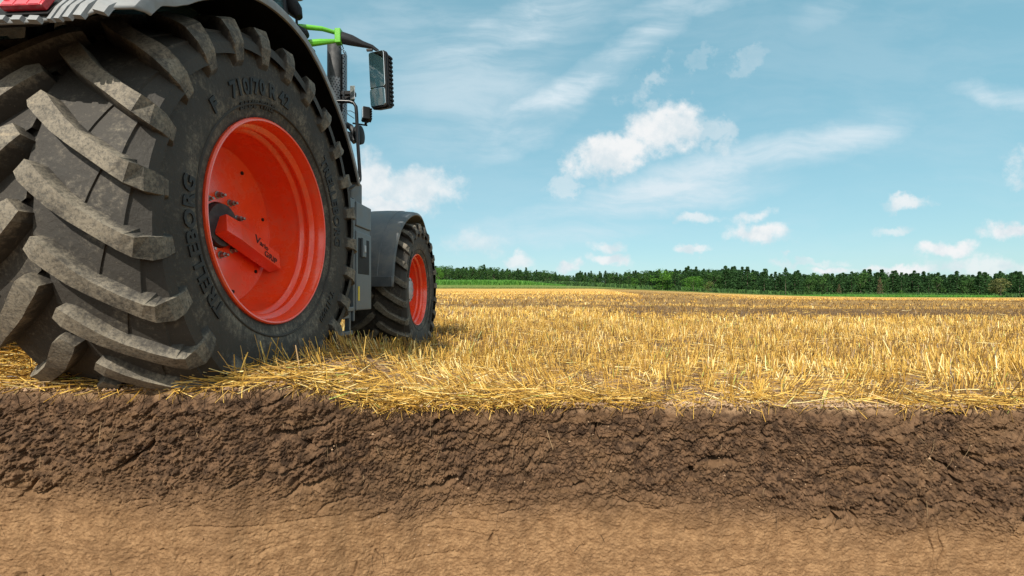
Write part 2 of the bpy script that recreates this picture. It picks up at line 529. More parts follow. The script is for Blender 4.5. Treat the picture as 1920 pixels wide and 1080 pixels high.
# --- soil cut face + crust
def build_bank():
    xs = np.concatenate([-np.geomspace(14, 2.9, 260)[:-1], np.arange(-2.9, 2.9, 0.0031), np.geomspace(2.9, 14, 260)[1:]])
    top = np.linspace(1.05, 0.0, 130); down = np.concatenate([np.arange(0.003, 0.98, 0.0031), np.linspace(.99, 1.42, 60)])
    nt = len(top); s = np.concatenate([-top, down])          # s<0 on top, s>0 down the face
    X, Sg = np.meshgrid(xs, s)
    ye = edge_y(X)
    onface = np.clip(Sg, 0, None); ontop = np.clip(-Sg, 0, None)
    Y0 = ye + ontop; Z0 = terrain(X, Y0) - onface
    # rounded lip
    rl = 0.035
    lip = np.exp(-(Sg / rl) ** 2)
    Y0 = Y0 + 0.010 * lip; Z0 = Z0 - 0.012 * lip
    z = Z0
    # diagonal coordinates (strokes of the spade run like /)
    ca, sa = cos(radians(38)), sin(radians(38))
    a = X * ca + z * sa; b = -X * sa + z * ca
    # boundary of the dark topsoil
    bl = -0.485 + 0.21 * sstep(-0.4, -1.3, X) - 0.075 * perlin(X * 0.8, X * 0 + .2, 31) - 0.04 * perlin(X * 3, X * 0 + .2, 32) - 0.045 * X * sstep(-1, 1.5, X)
    rough = sstep(-0.10, 0.14, z - bl)                       # 1 topsoil, 0 subsoil
    rough = 0.10 + 0.90 * rough
    big = fbm(X * 1.1, z * 1.6, 3, 41)
    cl = fbm(a * 5.5 + 0.35 * perlin(X * 4, z * 4, 48), b * 9, 4, 51, billow=True)        # clods
    cl2 = fbm(a * 17 + 0.5 * perlin(X * 9, z * 9, 49), b * 27, 4, 61, gain=.6, ridged=True)
    fine = fbm(X * 70, z * 80, 2, 71)
    wpx = X + 0.05 * perlin(X * 3.1, z * 3.1, 81); wpz = z + 0.05 * perlin(X * 3.3, z * 3.3, 82)
    cr = fbm(wpx * 2.3 + wpz * 1.0, wpz * 6.5 - wpx * 1.2, 3, 91)
    gate = sstep(0.10, 0.40, fbm(X * 2.6, z * 4.2, 3, 95) + 0.10)
    crack = np.exp(-(cr / 0.045) ** 2) * gate
    lay = np.exp(-(perlin(X * 0.9 + 3, z * 9.0 + 0.4 * perlin(X * 2, z * 2, 97), 98) / 0.05) ** 2) * sstep(0.1, 0.4, perlin(X * 1.5, z * 3, 99))
    mid = fbm(X * 34 + perlin(X * 15, z * 15, 66), z * 40 + perlin(X * 15 + 9, z * 15, 67), 3, 68, gain=.6, billow=True)
    fine2 = fbm(X * 62 + perlin(X * 31, z * 30, 75), z * 66, 3, 69, gain=.7, billow=True)
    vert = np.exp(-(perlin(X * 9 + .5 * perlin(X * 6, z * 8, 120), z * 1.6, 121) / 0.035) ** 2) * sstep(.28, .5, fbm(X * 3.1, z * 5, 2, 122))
    pit = sstep(.42, .62, fbm(X * 26, z * 26, 2, 125))
    lump = sstep(-.35, .35, fbm(X * 2.3, z * 3.0, 2, 126))
    h = 0.022 * big * (.3 + .7 * rough) + rough * (0.026 * cl * (.35 + .9 * lump) + 0.0135 * cl2 * (.3 + .9 * lump) + .013 * mid + .0078 * fine2) + 0.0034 * fine + .0012 * mid + .0010 * fine2 - 0.070 * crack * np.clip(rough * 1.1 - .15, 0, 1) - 0.004 * lay - .010 * vert * (1.1 - rough) - .005 * pit
    fa = sstep(-0.004, 0.07, Sg)
    # top crust relief
    ht = 0.006 * fbm(X * 14, Y0 * 14, 3, 101) + 0.010 * np.clip(fbm(X * 7, Y0 * 7, 3, 102, billow=True), -1, 1) + 0.003 * fbm(X * 45, Y0 * 45, 2, 103)
    Yf = Y0 - h * fa
    Zf = Z0 - 0.55 * h * fa * -1 * -1 + ht * (1 - fa) * sstep(1.0, 0.8, ontop) + 0.008 * (1 - fa) * sstep(1.02, 0.96, ontop) - 0.02 * sstep(0.98, 1.05, ontop)
    V = np.stack([X, Yf, Zf], -1).reshape(-1, 3)
    F = grid_faces(len(s), len(xs))
    m = bpy.data.materials.new('soil'); m.use_nodes = True
    t = NT(m.node_tree); p = t.n['Principled BSDF']
    g = t.new('ShaderNodeNewGeometry').outputs['Position']
    at = t.new('ShaderNodeAttribute'); at.attribute_name = 'topsoil'
    f = at.outputs['Fac']
    nA = t.noise(g, 3.0, 5, 0.6); nB = t.noise(g, 22, 6, 0.68); nC = t.noise(g, 90, 4, 0.7)
    f = t.ramp(t.math('ADD', f, t.math('ADD', t.math('MULTIPLY', t.math('SUBTRACT', nA, .5), 1.3), t.math('MULTIPLY', t.math('SUBTRACT', nB, .5), 0.45))), 0.1, 0.9)
    nM = t.noise(g, 7.5, 7, 0.7)
    topc = t.mix(t.ramp(nB, .38, .62), (0.036, 0.021, 0.013), (0.135, 0.078, 0.044))
    subc = t.mix(t.ramp(nB, .33, .68), (0.190, 0.106, 0.050), (0.325, 0.195, 0.098))
    col = t.mix(f, subc, topc)
    col = t.mix(t.ramp(nA, .45, .75, 0, .38), col, (0.22, 0.13, 0.066))
    col = t.mix(t.ramp(nC, .55, .75, 0, .30), col, (0.34, 0.23, 0.14))
    col = t.mix(t.ramp(nC, .45, .25, 0, .5), col, (0.07, 0.045, 0.03))
    col = t.mix(t.ramp(nM, .55, .72, 0, .42), col, (0.10, 0.058, 0.03))
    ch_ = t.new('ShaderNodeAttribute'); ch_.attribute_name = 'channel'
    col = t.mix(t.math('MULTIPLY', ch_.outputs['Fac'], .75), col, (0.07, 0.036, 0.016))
    nS = t.noise(t.mapping(g, rot=(0, radians(-32), 0), scale=(2.2, 1, 14)), 1.4, 6, .65)
    col = t.mix(t.math('MULTIPLY', t.ramp(nS, .50, .66), .48), col, (0.15, 0.085, 0.042))
    crust = t.new('ShaderNodeAttribute'); crust.attribute_name = 'crust'
    cc = t.mix(t.ramp(nB, .35, .65), (0.15, 0.088, 0.048), (0.36, 0.235, 0.135))
    col = t.mix(t.math('MULTIPLY', crust.outputs['Fac'], t.ramp(nA, .2, .5, .7, 1)), col, cc)
    t.l.new(col, p.inputs['Base Color']); p.inputs['Roughness'].default_value = 0.95
    p.inputs['Specular IOR Level'].default_value = 0.15
    bp = t.new('ShaderNodeBump'); bp.inputs['Strength'].default_value = 1.0; bp.inputs['Distance'].default_value = 0.009
    t.l.new(t.math('ADD', nB, t.math('MULTIPLY', nC, 0.6)), bp.inputs['Height']); t.l.new(bp.outputs[0], p.inputs['Normal'])
    ts = sstep(-0.26, 0.24, z - bl)
    cr_ = np.clip(sstep(0.035, -0.02, Sg + 0.02 * perlin(X * 6, X * 0 + .4, 111)), 0, 1)
    me = mesh_np('soil_bank', V, F, m, {'topsoil': ts.ravel(), 'crust': cr_.ravel(), 'channel': (vert * fa).ravel()}, smooth=True)
    o = link('soil_bank', me); tag(o, kind='structure')


build_bank()


def build_bounce_floor():  # unseen ground before the cut, added to bounce warm light upwards
    m = mat('bounce_floor_soil', (0.10, 0.060, 0.034), (0.19, 0.118, 0.065), 3, 0.95, spec=.1, bump=.6, bscale=20)
    nx, ny = 160, 120
    X, Y = np.meshgrid(np.linspace(-14, 14, nx), np.linspace(-16, 2.9, ny))
    Z = -1.32 + .03 * fbm(X * 1.5, Y * 1.5, 4, 601)
    back = sstep(-4.5, -7.5, Y); Z = Z + 1.3 * back
    o = link('unseen_bounce_floor', mesh_np('unseen_bounce_floor', np.stack([X, Y, Z], -1).reshape(-1, 3), grid_faces(ny, nx), m, smooth=True)); tag(o, kind='structure')


build_bounce_floor()


# --- field sheets
def sheet(name, ys, x0f, x1f, nx, m, dz=0.0):
    u = np.linspace(0, 1, nx)
    Y, U = np.meshgrid(ys, u, indexing='ij')
    X = x0f(Y) * (1 - U) + x1f(Y) * U
    Z = terrain(X, Y) + dz
    me = mesh_np(name, np.stack([X, Y, Z], -1).reshape(-1, 3), grid_faces(len(ys), nx), m, {'bare': bare(X, np.maximum(Y, 2)).ravel()}, smooth=True)
    o = link(name, me); tag(o, kind='structure'); return o


def field_mat():
    m = bpy.data.materials.new('stubble_ground'); m.use_nodes = True
    t = NT(m.node_tree); p = t.n['Principled BSDF']
    g = t.new('ShaderNodeNewGeometry').outputs['Position']
    sp = t.new('ShaderNodeSeparateXYZ'); t.l.new(g, sp.inputs[0])
    nA = t.noise(g, 9, 6, 0.65); nB = t.noise(g, 60, 4, 0.7); nL = t.noise(g, 0.12, 4, 0.6)
    near = t.mix(t.ramp(nA, .35, .65), (0.085, 0.050, 0.027), (0.20, 0.125, 0.070))
    near = t.mix(t.ramp(nB, .56, .66), near, (0.55, 0.36, 0.12))
    # far away the standing straw itself makes the colour
    st = t.noise(t.mapping(g, scale=(0.9, 0.35, 1)), 1.3, 8, 0.75)
    far = t.mix(t.ramp(st, .36, .62), (0.30, 0.165, 0.045), (0.66, 0.42, 0.125))
    far = t.mix(t.ramp(nL, .35, .65, 0, .5), far, (0.56, 0.35, 0.10))
    pa_ = t.new('ShaderNodeAttribute'); pa_.attribute_name = 'bare'
    pt = t.math('MULTIPLY', pa_.outputs['Fac'], t.ramp(st, .25, .55, 1, .6))
    far = t.mix(pt, far, (0.15, 0.085, 0.036))
    near = t.mix(t.math('MULTIPLY', pa_.outputs['Fac'], .9), near, (0.11, 0.062, 0.030))
    d = t.ramp(sp.outputs[1], 10, 40)
    col = t.mix(d, near, far)
    t.l.new(col, p.inputs['Base Color']); p.inputs['Roughness'].default_value = 0.95
    p.inputs['Specular IOR Level'].default_value = 0.1
    bp = t.new('ShaderNodeBump'); bp.inputs['Strength'].default_value = 0.6; bp.inputs['Distance'].default_value = 0.02
    t.l.new(nA, bp.inputs['Height']); t.l.new(bp.outputs[0], p.inputs['Normal'])
    return m


M['field'] = field_mat()
M['grassg'] = mat('grass_margin', (0.085, 0.135, 0.028), (0.17, 0.20, 0.055), 0.6, 0.95, spec=0.1, detail=8)
M['land'] = mat('woodland_floor', (0.03, 0.05, 0.015), (0.05, 0.08, 0.025), 0.2, 0.95, spec=0.1)
ysn = np.concatenate([[2.75], np.geomspace(2.80, 250, 420)])
f = sheet('stubble_field', ysn, lambda y: -1.6 * y - 12, lambda y: 1.5 * y + 12, 260, M['field'])
sheet('grass_margin', np.linspace(248, 312, 20), lambda y: -500 + 0 * y, lambda y: 520 + 0 * y, 200, M['grassg'], 0.004 + 0.05)
sheet('land', np.concatenate([np.linspace(308, 420, 12), np.geomspace(450, 9000, 14)]), lambda y: -3 * y, lambda y: 3 * y, 160, M['land'], -0.1)


# ================================================================ STRAW
def blades(P, dirv, L, W, tint, sides, bend, name, m, label=None, attrs=True, hollow=False):
    """P (n,3) base, dirv (n,3) unit, L, W arrays; three rings bent sideways"""
    n = len(P)
    ref = np.tile(np.array([0., 0, 1]), (n, 1)); ref[np.abs(dirv[:, 2]) > .9] = [0, 1., 0]
    ref = ref + rng.normal(0, .3, (n, 3))
    a = np.cross(dirv, ref); a /= np.linalg.norm(a, axis=1)[:, None]
    b = np.cross(dirv, a)
    bv = (a * np.cos(bend[1])[:, None] + b * np.sin(bend[1])[:, None]) * bend[0][:, None]
    segs = [0, .5, 1.0]; rings = []
    for s_ in segs:
        c = P + dirv * (L * s_)[:, None] + bv * (L * s_ * s_)[:, None]
        for k in range(sides):
            t = 2 * pi * k / sides if sides > 2 else pi * k
            w_ = W * (1 - .25 * s_)
            rings.append(c + (a * cos(t) + b * sin(t)) * (w_ / 2)[:, None])
    V = np.stack(rings, 1)                       # n, 3*sides, 3
    nv = V.shape[1]; fs = []
    for i in range(2):
        for k in range(sides if sides > 2 else 1):
            k2 = (k + 1) % sides
            fs.append([i * sides + k, i * sides + k2, (i + 1) * sides + k2, (i + 1) * sides + k])
    F = (np.arange(n)[:, None, None] * nv + np.array(fs)[None]).reshape(-1, 4)
    tt = np.repeat(tint, nv) 
    return V.reshape(-1, 3), F, tt


STRAW = [(0.0, (0.10, 0.055, 0.020)), (0.30, (0.29, 0.165, 0.046)), (0.55, (0.60, 0.345, 0.060)), (0.80, (0.84, 0.575, 0.138)), (0.93, (0.94, 0.80, 0.39)), (1.0, (0.33, 0.42, 0.05))]
M['straw'] = tint_mat('straw', STRAW, 0.45, 0.18, 0.5)


def wheel_mask(x, y):
    """True where a tyre stands on the ground"""
    px = (x - ROOT[0]) * N[0] + (y - ROOT[1]) * N[1]; py = (x - ROOT[0]) * D[0] + (y - ROOT[1]) * D[1]
    r = np.zeros(x.shape, bool)
    for sgn in (1, -1):
        r |= (np.abs(px - sgn * 1.01) < 0.37) & (np.abs(py) < 0.30)
        r |= (np.abs(px - sgn * 1.00) < 0.31) & (np.abs(py - 3.05) < 0.26)
    return r


def lean_field(x, y):
    # pressed flat towards the left beside the wheel, otherwise slight random lean
    k = np.exp(-(((x + 0.45) / 0.75) ** 2 + ((y - 2.75) / 0.45) ** 2)) * 1.15
    k += np.exp(-(((x - 1.7) / 0.35) ** 2 + ((y - 2.6) / 0.3) ** 2)) * -0.7
    lx = -k + 0.20 * perlin(x * 1.3, y * 1.3, 201); ly = 0.20 * perlin(x * 1.3, y * 1.3, 202) - 0.12 * np.abs(k)
    return lx, ly


def tints(n, green=0.006):
    t = np.clip(rng.normal(0.53, 0.24, n), 0, 0.93)
    t[rng.random(n) < green] = rng.uniform(.95, 1.0)
    return t


def rows_points(y0, y1, per_m2, margin=1.0, rowgap=0.14, clump=0.022):
    area = 1.16 * (y1 ** 2 - y0 ** 2) + 2 * margin * (y1 - y0)
    n = int(area * per_m2 / 5)
    yy = np.sqrt(rng.uniform(y0 ** 2, y1 ** 2, n)); xx = rng.uniform(-1, 1, n) * (1.16 * yy + margin)
    # drill rows run away from the camera, slightly to the right
    th = radians(64)
    a = xx * cos(th) + yy * sin(th); b = -xx * sin(th) + yy * cos(th)
    b = np.round(b / rowgap) * rowgap + rng.normal(0, 0.014, n)
    xx = a * cos(th) - b * sin(th); yy = a * sin(th) + b * cos(th)
    k = rng.integers(2, 9, n)
    xx = np.repeat(xx, k); yy = np.repeat(yy, k)
    xx = xx + rng.normal(0, clump, len(xx)); yy = yy + rng.normal(0, clump, len(yy))
    return xx, yy


def straw_layer(name, y0, y1, dens, W, H, sides, clump, m):
    x, y = rows_points(y0, y1, dens, clump=clump)
    k = (y > edge_y(x) + 0.02) & (y > y0 - .1) & ~wheel_mask(x, y)
    # bare patches, strongest along the cut
    pn = perlin(x * 1.1, y * 1.6, 301); thin = sstep(0.0, 0.45, y - edge_y(x))
    k &= rng.random(len(x)) < np.where(y < 4, (0.25 + 0.75 * thin) * sstep(-0.55, -0.1, pn + thin * .35), 1)
    k &= rng.random(len(x)) > .88 * bare(x, y)
    x = x[k]; y = y[k]; n = len(x)
    lx, ly = lean_field(x, y)
    hn = 1 + 0.25 * perlin(x * .5, y * .5, 303) + .35 * perlin(x * 3.7, y * 3.7, 304)
    L = H * rng.uniform(0.40, 1.30, n) * hn
    d = np.stack([lx + rng.normal(0, .22, n), ly + rng.normal(0, .22, n), np.ones(n)], 1)
    wild = rng.random(n) < 0.07
    d[wild, :2] += rng.normal(0, .9, (wild.sum(), 2))
    d /= np.linalg.norm(d, axis=1)[:, None]
    P = np.stack([x, y, terrain(x, y) - 0.01], 1)
    bend = (np.abs(rng.normal(0, .10, n)), rng.uniform(0, 2 * pi, n))
    tt = np.clip(tints(n) + 0.34 * fbm(x * .45, y * 1.1, 4, 305) + .16 * perlin(x * 3.1, y * 3.1, 309) - .04, 0, .93)
    gm = (rng.random(n) < 0.01 + 0.05 * sstep(.25, .6, perlin(x * .6, y * .6, 306)))
    tt[gm] = .985
    bz = bare(x, y); tt = np.clip(tt - .55 * bz, 0, 1)
    return blades(P, d, L, np.full(n, W) * rng.uniform(.7, 1.3, n), tt, sides, bend, name, m)


def merge(parts):
    Vs, Fs, Ts = [], [], []; o = 0
    for V, F, T_ in parts:
        Vs.append(V); Fs.append(F + o); Ts.append(T_); o += len(V)
    return np.concatenate(Vs), np.concatenate(Fs), np.concatenate(Ts)


V, F, T_ = merge([straw_layer('a', 1.9, 4.2, 680, 0.0056, 0.125, 3, 0.020, None),
                  straw_layer('b', 4.2, 9.0, 340, 0.0070, 0.13, 3, 0.024, None),
                  straw_layer('c', 9.0, 22, 130, 0.013, 0.13, 2, 0.04, None),
                  straw_layer('d', 22, 60, 26, 0.034, 0.13, 2, 0.08, None),
                  straw_layer('e', 60, 130, 5, 0.08, 0.14, 2, 0.14, None)])
o = link('standing_stubble', mesh_np('standing_stubble', V, F, M['straw'], {'tint': T_}))
tag(o, 'golden cereal stubble standing in rows across the field', 'stubble', kind='stuff')


def litter():
    out = []
    # general loose straw
    for (n, y0, y1, Lm, W, lift) in [(17000, 1.85, 5.0, .13, .0042, .03), (14000, 5.0, 11.0, .14, .006, .04), (9000, 11, 24, .16, .014, .05)]:
        y = np.sqrt(rng.uniform(y0 ** 2, y1 ** 2, n)); x = rng.uniform(-1, 1, n) * (1.16 * y + .8)
        k = (y > edge_y(x) + .03) & ~wheel_mask(x, y) & (rng.random(n) > .85 * bare(x, y))
        x, y = x[k], y[k]
        out.append((x, y, Lm, W, lift, 0))
    # thick mat lying along the cut, mostly left of centre
    n = 15000
    x = np.concatenate([rng.normal(-0.35, .6, n // 3), rng.uniform(-3.2, 3.2, n - n // 3)])
    y = edge_y(x) + np.abs(rng.normal(0.0, .16, n)) + 0.004
    dn = (0.12 + 0.65 * sstep(-.2, .5, perlin(x * 1.7, y * 2.0, 331))) * (1 - .45 * sstep(.3, 1.0, x)) + .6 * np.exp(-((x + .35) / .6) ** 2)
    k = (rng.random(n) < dn) & ~wheel_mask(x, y)
    out.append((x[k], y[k], .12, .0045, .035, 1))
    n = 1500
    x = rng.uniform(-3.1, -2.0, n); y = rng.uniform(1.95, 2.9, n); k = ~wheel_mask(x, y)
    out.append((x[k], y[k], .19, .0048, .13, 0))
    parts = []
    for x, y, Lm, W, lift, edge in out:
        n = len(x)
        L = Lm * rng.uniform(.4, 1.9, n)
        az = rng.uniform(0, 2 * pi, n)
        if edge:   # combed to the left and towards the viewer
            az = np.where(rng.random(n) < .6, rng.normal(pi + .45, .5, n), az)
        el = rng.normal(0.06, .16, n)
        z = terrain(x, y) + np.abs(rng.normal(0, lift, n)) * .6 + .008
        el = np.where(z - terrain(x, y) < .02, np.abs(el), el)
        d = np.stack([np.cos(az) * np.cos(el), np.sin(az) * np.cos(el), np.sin(el)], 1)
        P = np.stack([x, y, z], 1) - d * (L / 2)[:, None]
        parts.append(blades(P, d, L, W * rng.uniform(.7, 1.25, n), tints(n, .01), 3, (np.abs(rng.normal(0, .12, n)), rng.uniform(0, 2 * pi, n)), '', None))
    # straws and roots hanging over the lip
    n = 480
    x = np.concatenate([rng.normal(-.4, .5, n // 2), rng.uniform(-3, 3, n // 2)]); y = edge_y(x) - .005
    d = np.stack([rng.normal(-.3, .5, n), -np.abs(rng.normal(.5, .25, n)), -np.abs(rng.normal(.35, .35, n))], 1); d /= np.linalg.norm(d, axis=1)[:, None]
    P = np.stack([x, y, terrain(x, y) + .01], 1)
    L = rng.uniform(.03, .10, n)
    parts.append(blades(P - d * .03, d, L, np.full(n, .0038), np.clip(tints(n) - .15, 0, 1), 3, (np.abs(rng.normal(0, .2, n)), rng.uniform(0, 6.28, n)), '', None))
    return merge(parts)


V, F, T_ = litter()
o = link('loose_straw', mesh_np('loose_straw', V, F, M['straw'], {'tint': T_}))
tag(o, 'loose broken straw lying on the crust of the field along the cut', 'straw', kind='stuff')


# crumbs of soil on the lip
def crumbs():
    n = 5200
    x = rng.uniform(-3.6, 3.6, n); y = edge_y(x) + rng.uniform(-.03, .75, n) ** 1.0
    y = np.where(rng.random(n) < .5, edge_y(x) + np.abs(rng.normal(0, .07, n)), y)
    k = ~wheel_mask(x, y); x, y = x[k], y[k]; n = len(x)
    r = np.minimum(rng.gamma(2.0, .0030, n) + .0025, .010)
    base = np.array([[1, 0, 0], [-1, 0, 0], [0, 1, 0], [0, -1, 0], [0, 0, 1], [0, 0, -1]], float)
    V = base[None] * r[:, None, None] * rng.uniform(.55, 1.25, (n, 6, 1))
    V = V + np.stack([x, y, terrain(x, y) + .012 + r * .2], 1)[:, None]
    fs = np.array([[0, 2, 4], [2, 1, 4], [1, 3, 4], [3, 0, 4], [2, 0, 5], [1, 2, 5], [3, 1, 5], [0, 3, 5]])
    F = (np.arange(n)[:, None, None] * 6 + fs[None]).reshape(-1, 3)
    n2 = 700
    x = rng.uniform(-3.0, 3.0, n2); dz = rng.uniform(.03, 1.0, n2) ; r = rng.gamma(2., .0016, n2) + .0018
    V2 = base[None] * r[:, None, None] * rng.uniform(.6, 1.2, (n2, 6, 1)) + np.stack([x, edge_y(x) + .006, terrain(x, edge_y(x)) - dz], 1)[:, None]
    V = np.concatenate([V, V2]); n += n2
    F = (np.arange(n)[:, None, None] * 6 + fs[None]).reshape(-1, 3)
    m = mat('soil_crumb', (0.20, 0.125, 0.075), (0.40, 0.27, 0.17), 9, 0.95, spec=.1)
    o = link('soil_crumbs', mesh_np('soil_crumbs', V.reshape(-1, 3), F, m))
    tag(o, 'small dry crumbs of soil scattered on the lip of the cut', 'soil crumbs', kind='stuff')


crumbs()


def roots():
    r = np.random.default_rng(5)
    n = 520
    x = r.uniform(-3.4, 3.4, n); dep = np.where(r.random(n) < .7, r.uniform(.0, .22, n), r.uniform(.3, 1.0, n))
    y = edge_y(x) + .012; z = terrain(x, edge_y(x)) - dep
    d = np.stack([r.normal(0, .45, n), -np.abs(r.normal(.16, .1, n)), -np.ones(n)], 1); d /= np.linalg.norm(d, axis=1)[:, None]
    V, F, t_ = blades(np.stack([x, y - .004, z], 1), d, r.uniform(.03, .13, n), r.uniform(.0012, .0030, n), r.uniform(0, 1, n), 3, (np.abs(r.normal(0, .35, n)), r.uniform(0, 6.28, n)), '', None)
    m = tint_mat('root_fibre', [(0, (.03, .018, .010)), (.6, (.09, .055, .03)), (1, (.32, .22, .12))], .9)
    o = link('roots', mesh_np('roots', V, F, m, {'tint': t_})); tag(o, 'fine roots hanging out of the cut soil face', 'roots', kind='stuff')


roots()

# ================================================================ WOODS
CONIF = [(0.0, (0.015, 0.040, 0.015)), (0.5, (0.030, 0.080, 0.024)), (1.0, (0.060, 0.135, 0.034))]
BROAD = [(0.0, (0.022, 0.058, 0.016)), (0.5, (0.045, 0.110, 0.026)), (1.0, (0.085, 0.18, 0.040))]
BRITE = [(0.0, (0.035, 0.10, 0.012)), (0.5, (0.07, 0.18, 0.02)), (1.0, (0.12, 0.27, 0.035))]
OLIVE = [(0.0, (0.07, 0.085, 0.028)), (0.5, (0.13, 0.14, 0.045)), (1.0, (0.20, 0.20, 0.075))]
BROWN = [(0.0, (0.07, 0.065, 0.03)), (0.5, (0.13, 0.10, 0.05)), (1.0, (0.20, 0.15, 0.09))]
LM = {k: tint_mat(k + '_foliage', v, 0.75, 0.25, 0.2) for k, v in dict(conifer=CONIF, broadleaf=BROAD, bright=BRITE, olive=OLIVE, brown=BROWN).items()}
M['bark'] = mat('bark', (0.09, 0.07, 0.05), (0.16, 0.13, 0.10), 3, 0.9)


def leaf_quads(C, size, tint, r):
    n = len(C)
    a = r.normal(0, 1, (n, 3)); a /= np.linalg.norm(a, axis=1)[:, None]
    b = np.cross(a, r.normal(0, 1, (n, 3))); b /= np.linalg.norm(b, axis=1)[:, None]
    s = size[:, None]
    V = np.stack([C - a * s, C - b * s * .6, C + a * s * 1.1, C + b * s * .6], 1)
    F = np.arange(n * 4).reshape(n, 4)
    return V.reshape(-1, 3), F, np.repeat(tint, 4)


def crown_pts(kind, seed, n=900):
    """unit tree: height 1, returns points, sizes, tints"""
    r = np.random.default_rng(seed)
    if kind == 'conifer':
        lay = r.integers(0, 13, n); h = 0.10 + 0.88 * (lay + r.uniform(0, .8, n)) / 13
        R = 0.19 * np.minimum(1, (1.02 - h) * 1.75) ** .85 * (0.75 + .35 * ((lay * 7 + seed) % 3) / 2)
        ang = r.uniform(0, 2 * pi, n); br = r.integers(0, 7, n); ang = br * 2 * pi / 7 + lay * 1.1 + r.normal(0, .28, n)
        q = R * np.sqrt(r.uniform(.03, 1.0, n))
        P = np.stack([q * np.cos(ang), q * np.sin(ang), h - q * .35], 1)
        sz = r.uniform(.014, .032, n)
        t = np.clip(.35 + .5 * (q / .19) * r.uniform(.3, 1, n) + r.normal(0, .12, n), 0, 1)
    else:
        nb = 16; c = []; 
        for i in range(nb):
            z = r.uniform(.30, .86); rr = .24 * math.sqrt(max(.05, 1 - ((z - .56) / .42) ** 2)); a = r.uniform(0, 2 * pi); q = rr * r.uniform(.2, 1)
            c.append((q * cos(a), q * sin(a), z, r.uniform(.09, .15), r.uniform(.2, .8)))
        c = np.array(c); i = r.integers(0, nb, n)
        d = r.normal(0, 1, (n, 3)); d /= np.linalg.norm(d, axis=1)[:, None]
        q = c[i, 3] * r.uniform(.45, 1.05, n) ** .6
        P = c[i, :3] + d * q[:, None]
        P[:, 2] = np.clip(P[:, 2], .06, 1)
        sz = r.uniform(.014, .030, n); t = np.clip(c[i, 4] + r.normal(0, .2, n), 0, 1)
    return P, sz, t


def make_tree(kind, seed, fol, trunk_r=0.012, low=False, bare=0.0, n=900, wide=1.0):
    P, sz, t = crown_pts(kind, seed, n)
    r = np.random.default_rng(seed + 500)
    if low: P[:, 2] = P[:, 2] * 1.18 - .18; P = P[P[:, 2] > 0.01]; sz = sz[:len(P)]; t = t[:len(P)]
    if bare: P[:, 2] = bare + P[:, 2] * (1 - bare)
    P[:, :2] *= wide
    V, F, T2 = leaf_quads(P, sz, t, r)
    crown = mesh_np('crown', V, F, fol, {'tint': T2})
    mb = MB()
    top = .92 if kind == 'conifer' else .7
    wob = [(r.normal(0, .004), r.normal(0, .004)) for _ in range(5)]
    mb.tube([(wob[i][0] * (i > 0), wob[i][1] * (i > 0), top * i / 4 - .01 * (i == 0)) for i in range(5)], [trunk_r * (1 - .2 * i) for i in range(5)], 7)
    if kind != 'conifer':
        for k in range(5):
            a = r.uniform(0, 2 * pi); z = r.uniform(.2, .45)
            mb.tube([(0, 0, z), (.08 * cos(a), .08 * sin(a), z + .14), (.16 * cos(a), .16 * sin(a), z + .30)], [trunk_r * .6, trunk_r * .4, trunk_r * .15], 5)
    to = mb.build('trunk', M['bark']); tm = to.data; bpy.data.objects.remove(to)
    return crown, tm


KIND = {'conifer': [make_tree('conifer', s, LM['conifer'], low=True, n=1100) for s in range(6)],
        'broadleaf': [make_tree('broad', 20 + s, LM['broadleaf'], .014, low=True, n=1100) for s in range(5)]}


def put_tree(meshes, x, y, h, wide, label, cat, group=None, name='tree', z=None):
    root = bpy.data.objects.new(name, None); COL.objects.link(root)
    root.empty_display_size = 0.5
    root.location = (x, y, float(terrain(x, y)) if z is None else z); root.rotation_euler = (0, 0, random.uniform(0, 6.28))
    root.scale = (h * wide, h * wide, h)
    tag(root, label, cat, group)
    link('crown', meshes[0], root); link('trunk', meshes[1], root)
    return root


SKY_PX = [(600, 497), (815, 497), (860, 499), (900, 497), (930, 500), (960, 502), (1000, 505), (1030, 508), (1062, 516), (1090, 509), (1130, 511), (1180, 508), (1240, 506),
          (1290, 504), (1340, 502), (1400, 503), (1440, 509), (1460, 516), (1474, 510), (1530, 514), (1600, 510), (1700, 511), (1800, 513), (1860, 514), (1885, 506), (1920, 514), (2100, 512)]


def skyline_h(x, y):
    px = 960 + 842 * x / y
    row = np.interp(px, [a for a, b in SKY_PX], [b for a, b in SKY_PX])
    return (556 - row) / 842 * y + CAMZ - float(terrain(x, y))


def stretch(px):
    if px < 1062: return 'left'
    if px < 1455: return 'mid'
    if px < 1700: return 'right'
    return 'far'


STR = {('conifer', 'left'): 'dark pointed spruce among the leafy trees behind the green crop',
       ('broadleaf', 'left'): 'dark green leafy tree in the wood edge behind the green crop',
       ('conifer', 'mid'): 'dark spruce in the wood edge between the dip and the tall bare-stemmed spruce',
       ('broadleaf', 'mid'): 'dark leafy tree in the wood edge between the dip and the tall bare-stemmed spruce',
       ('conifer', 'right'): 'dark spruce in the dense wood edge right of the tall bare-stemmed spruce',
       ('broadleaf', 'right'): 'dark leafy tree in the dense wood edge right of the tall bare-stemmed spruce',
       ('conifer', 'far'): 'dark spruce in the wood edge behind the low bright green crop strip',
       ('broadleaf', 'far'): 'dark leafy tree in the wood edge behind the low bright green crop strip'}
GRP = {'left': 'trees at the left stretch of the wood', 'mid': 'trees at the middle stretch of the wood', 'right': 'trees at the right stretch of the wood', 'far': 'trees at the far right stretch of the wood'}
x = -70.0; i = 0
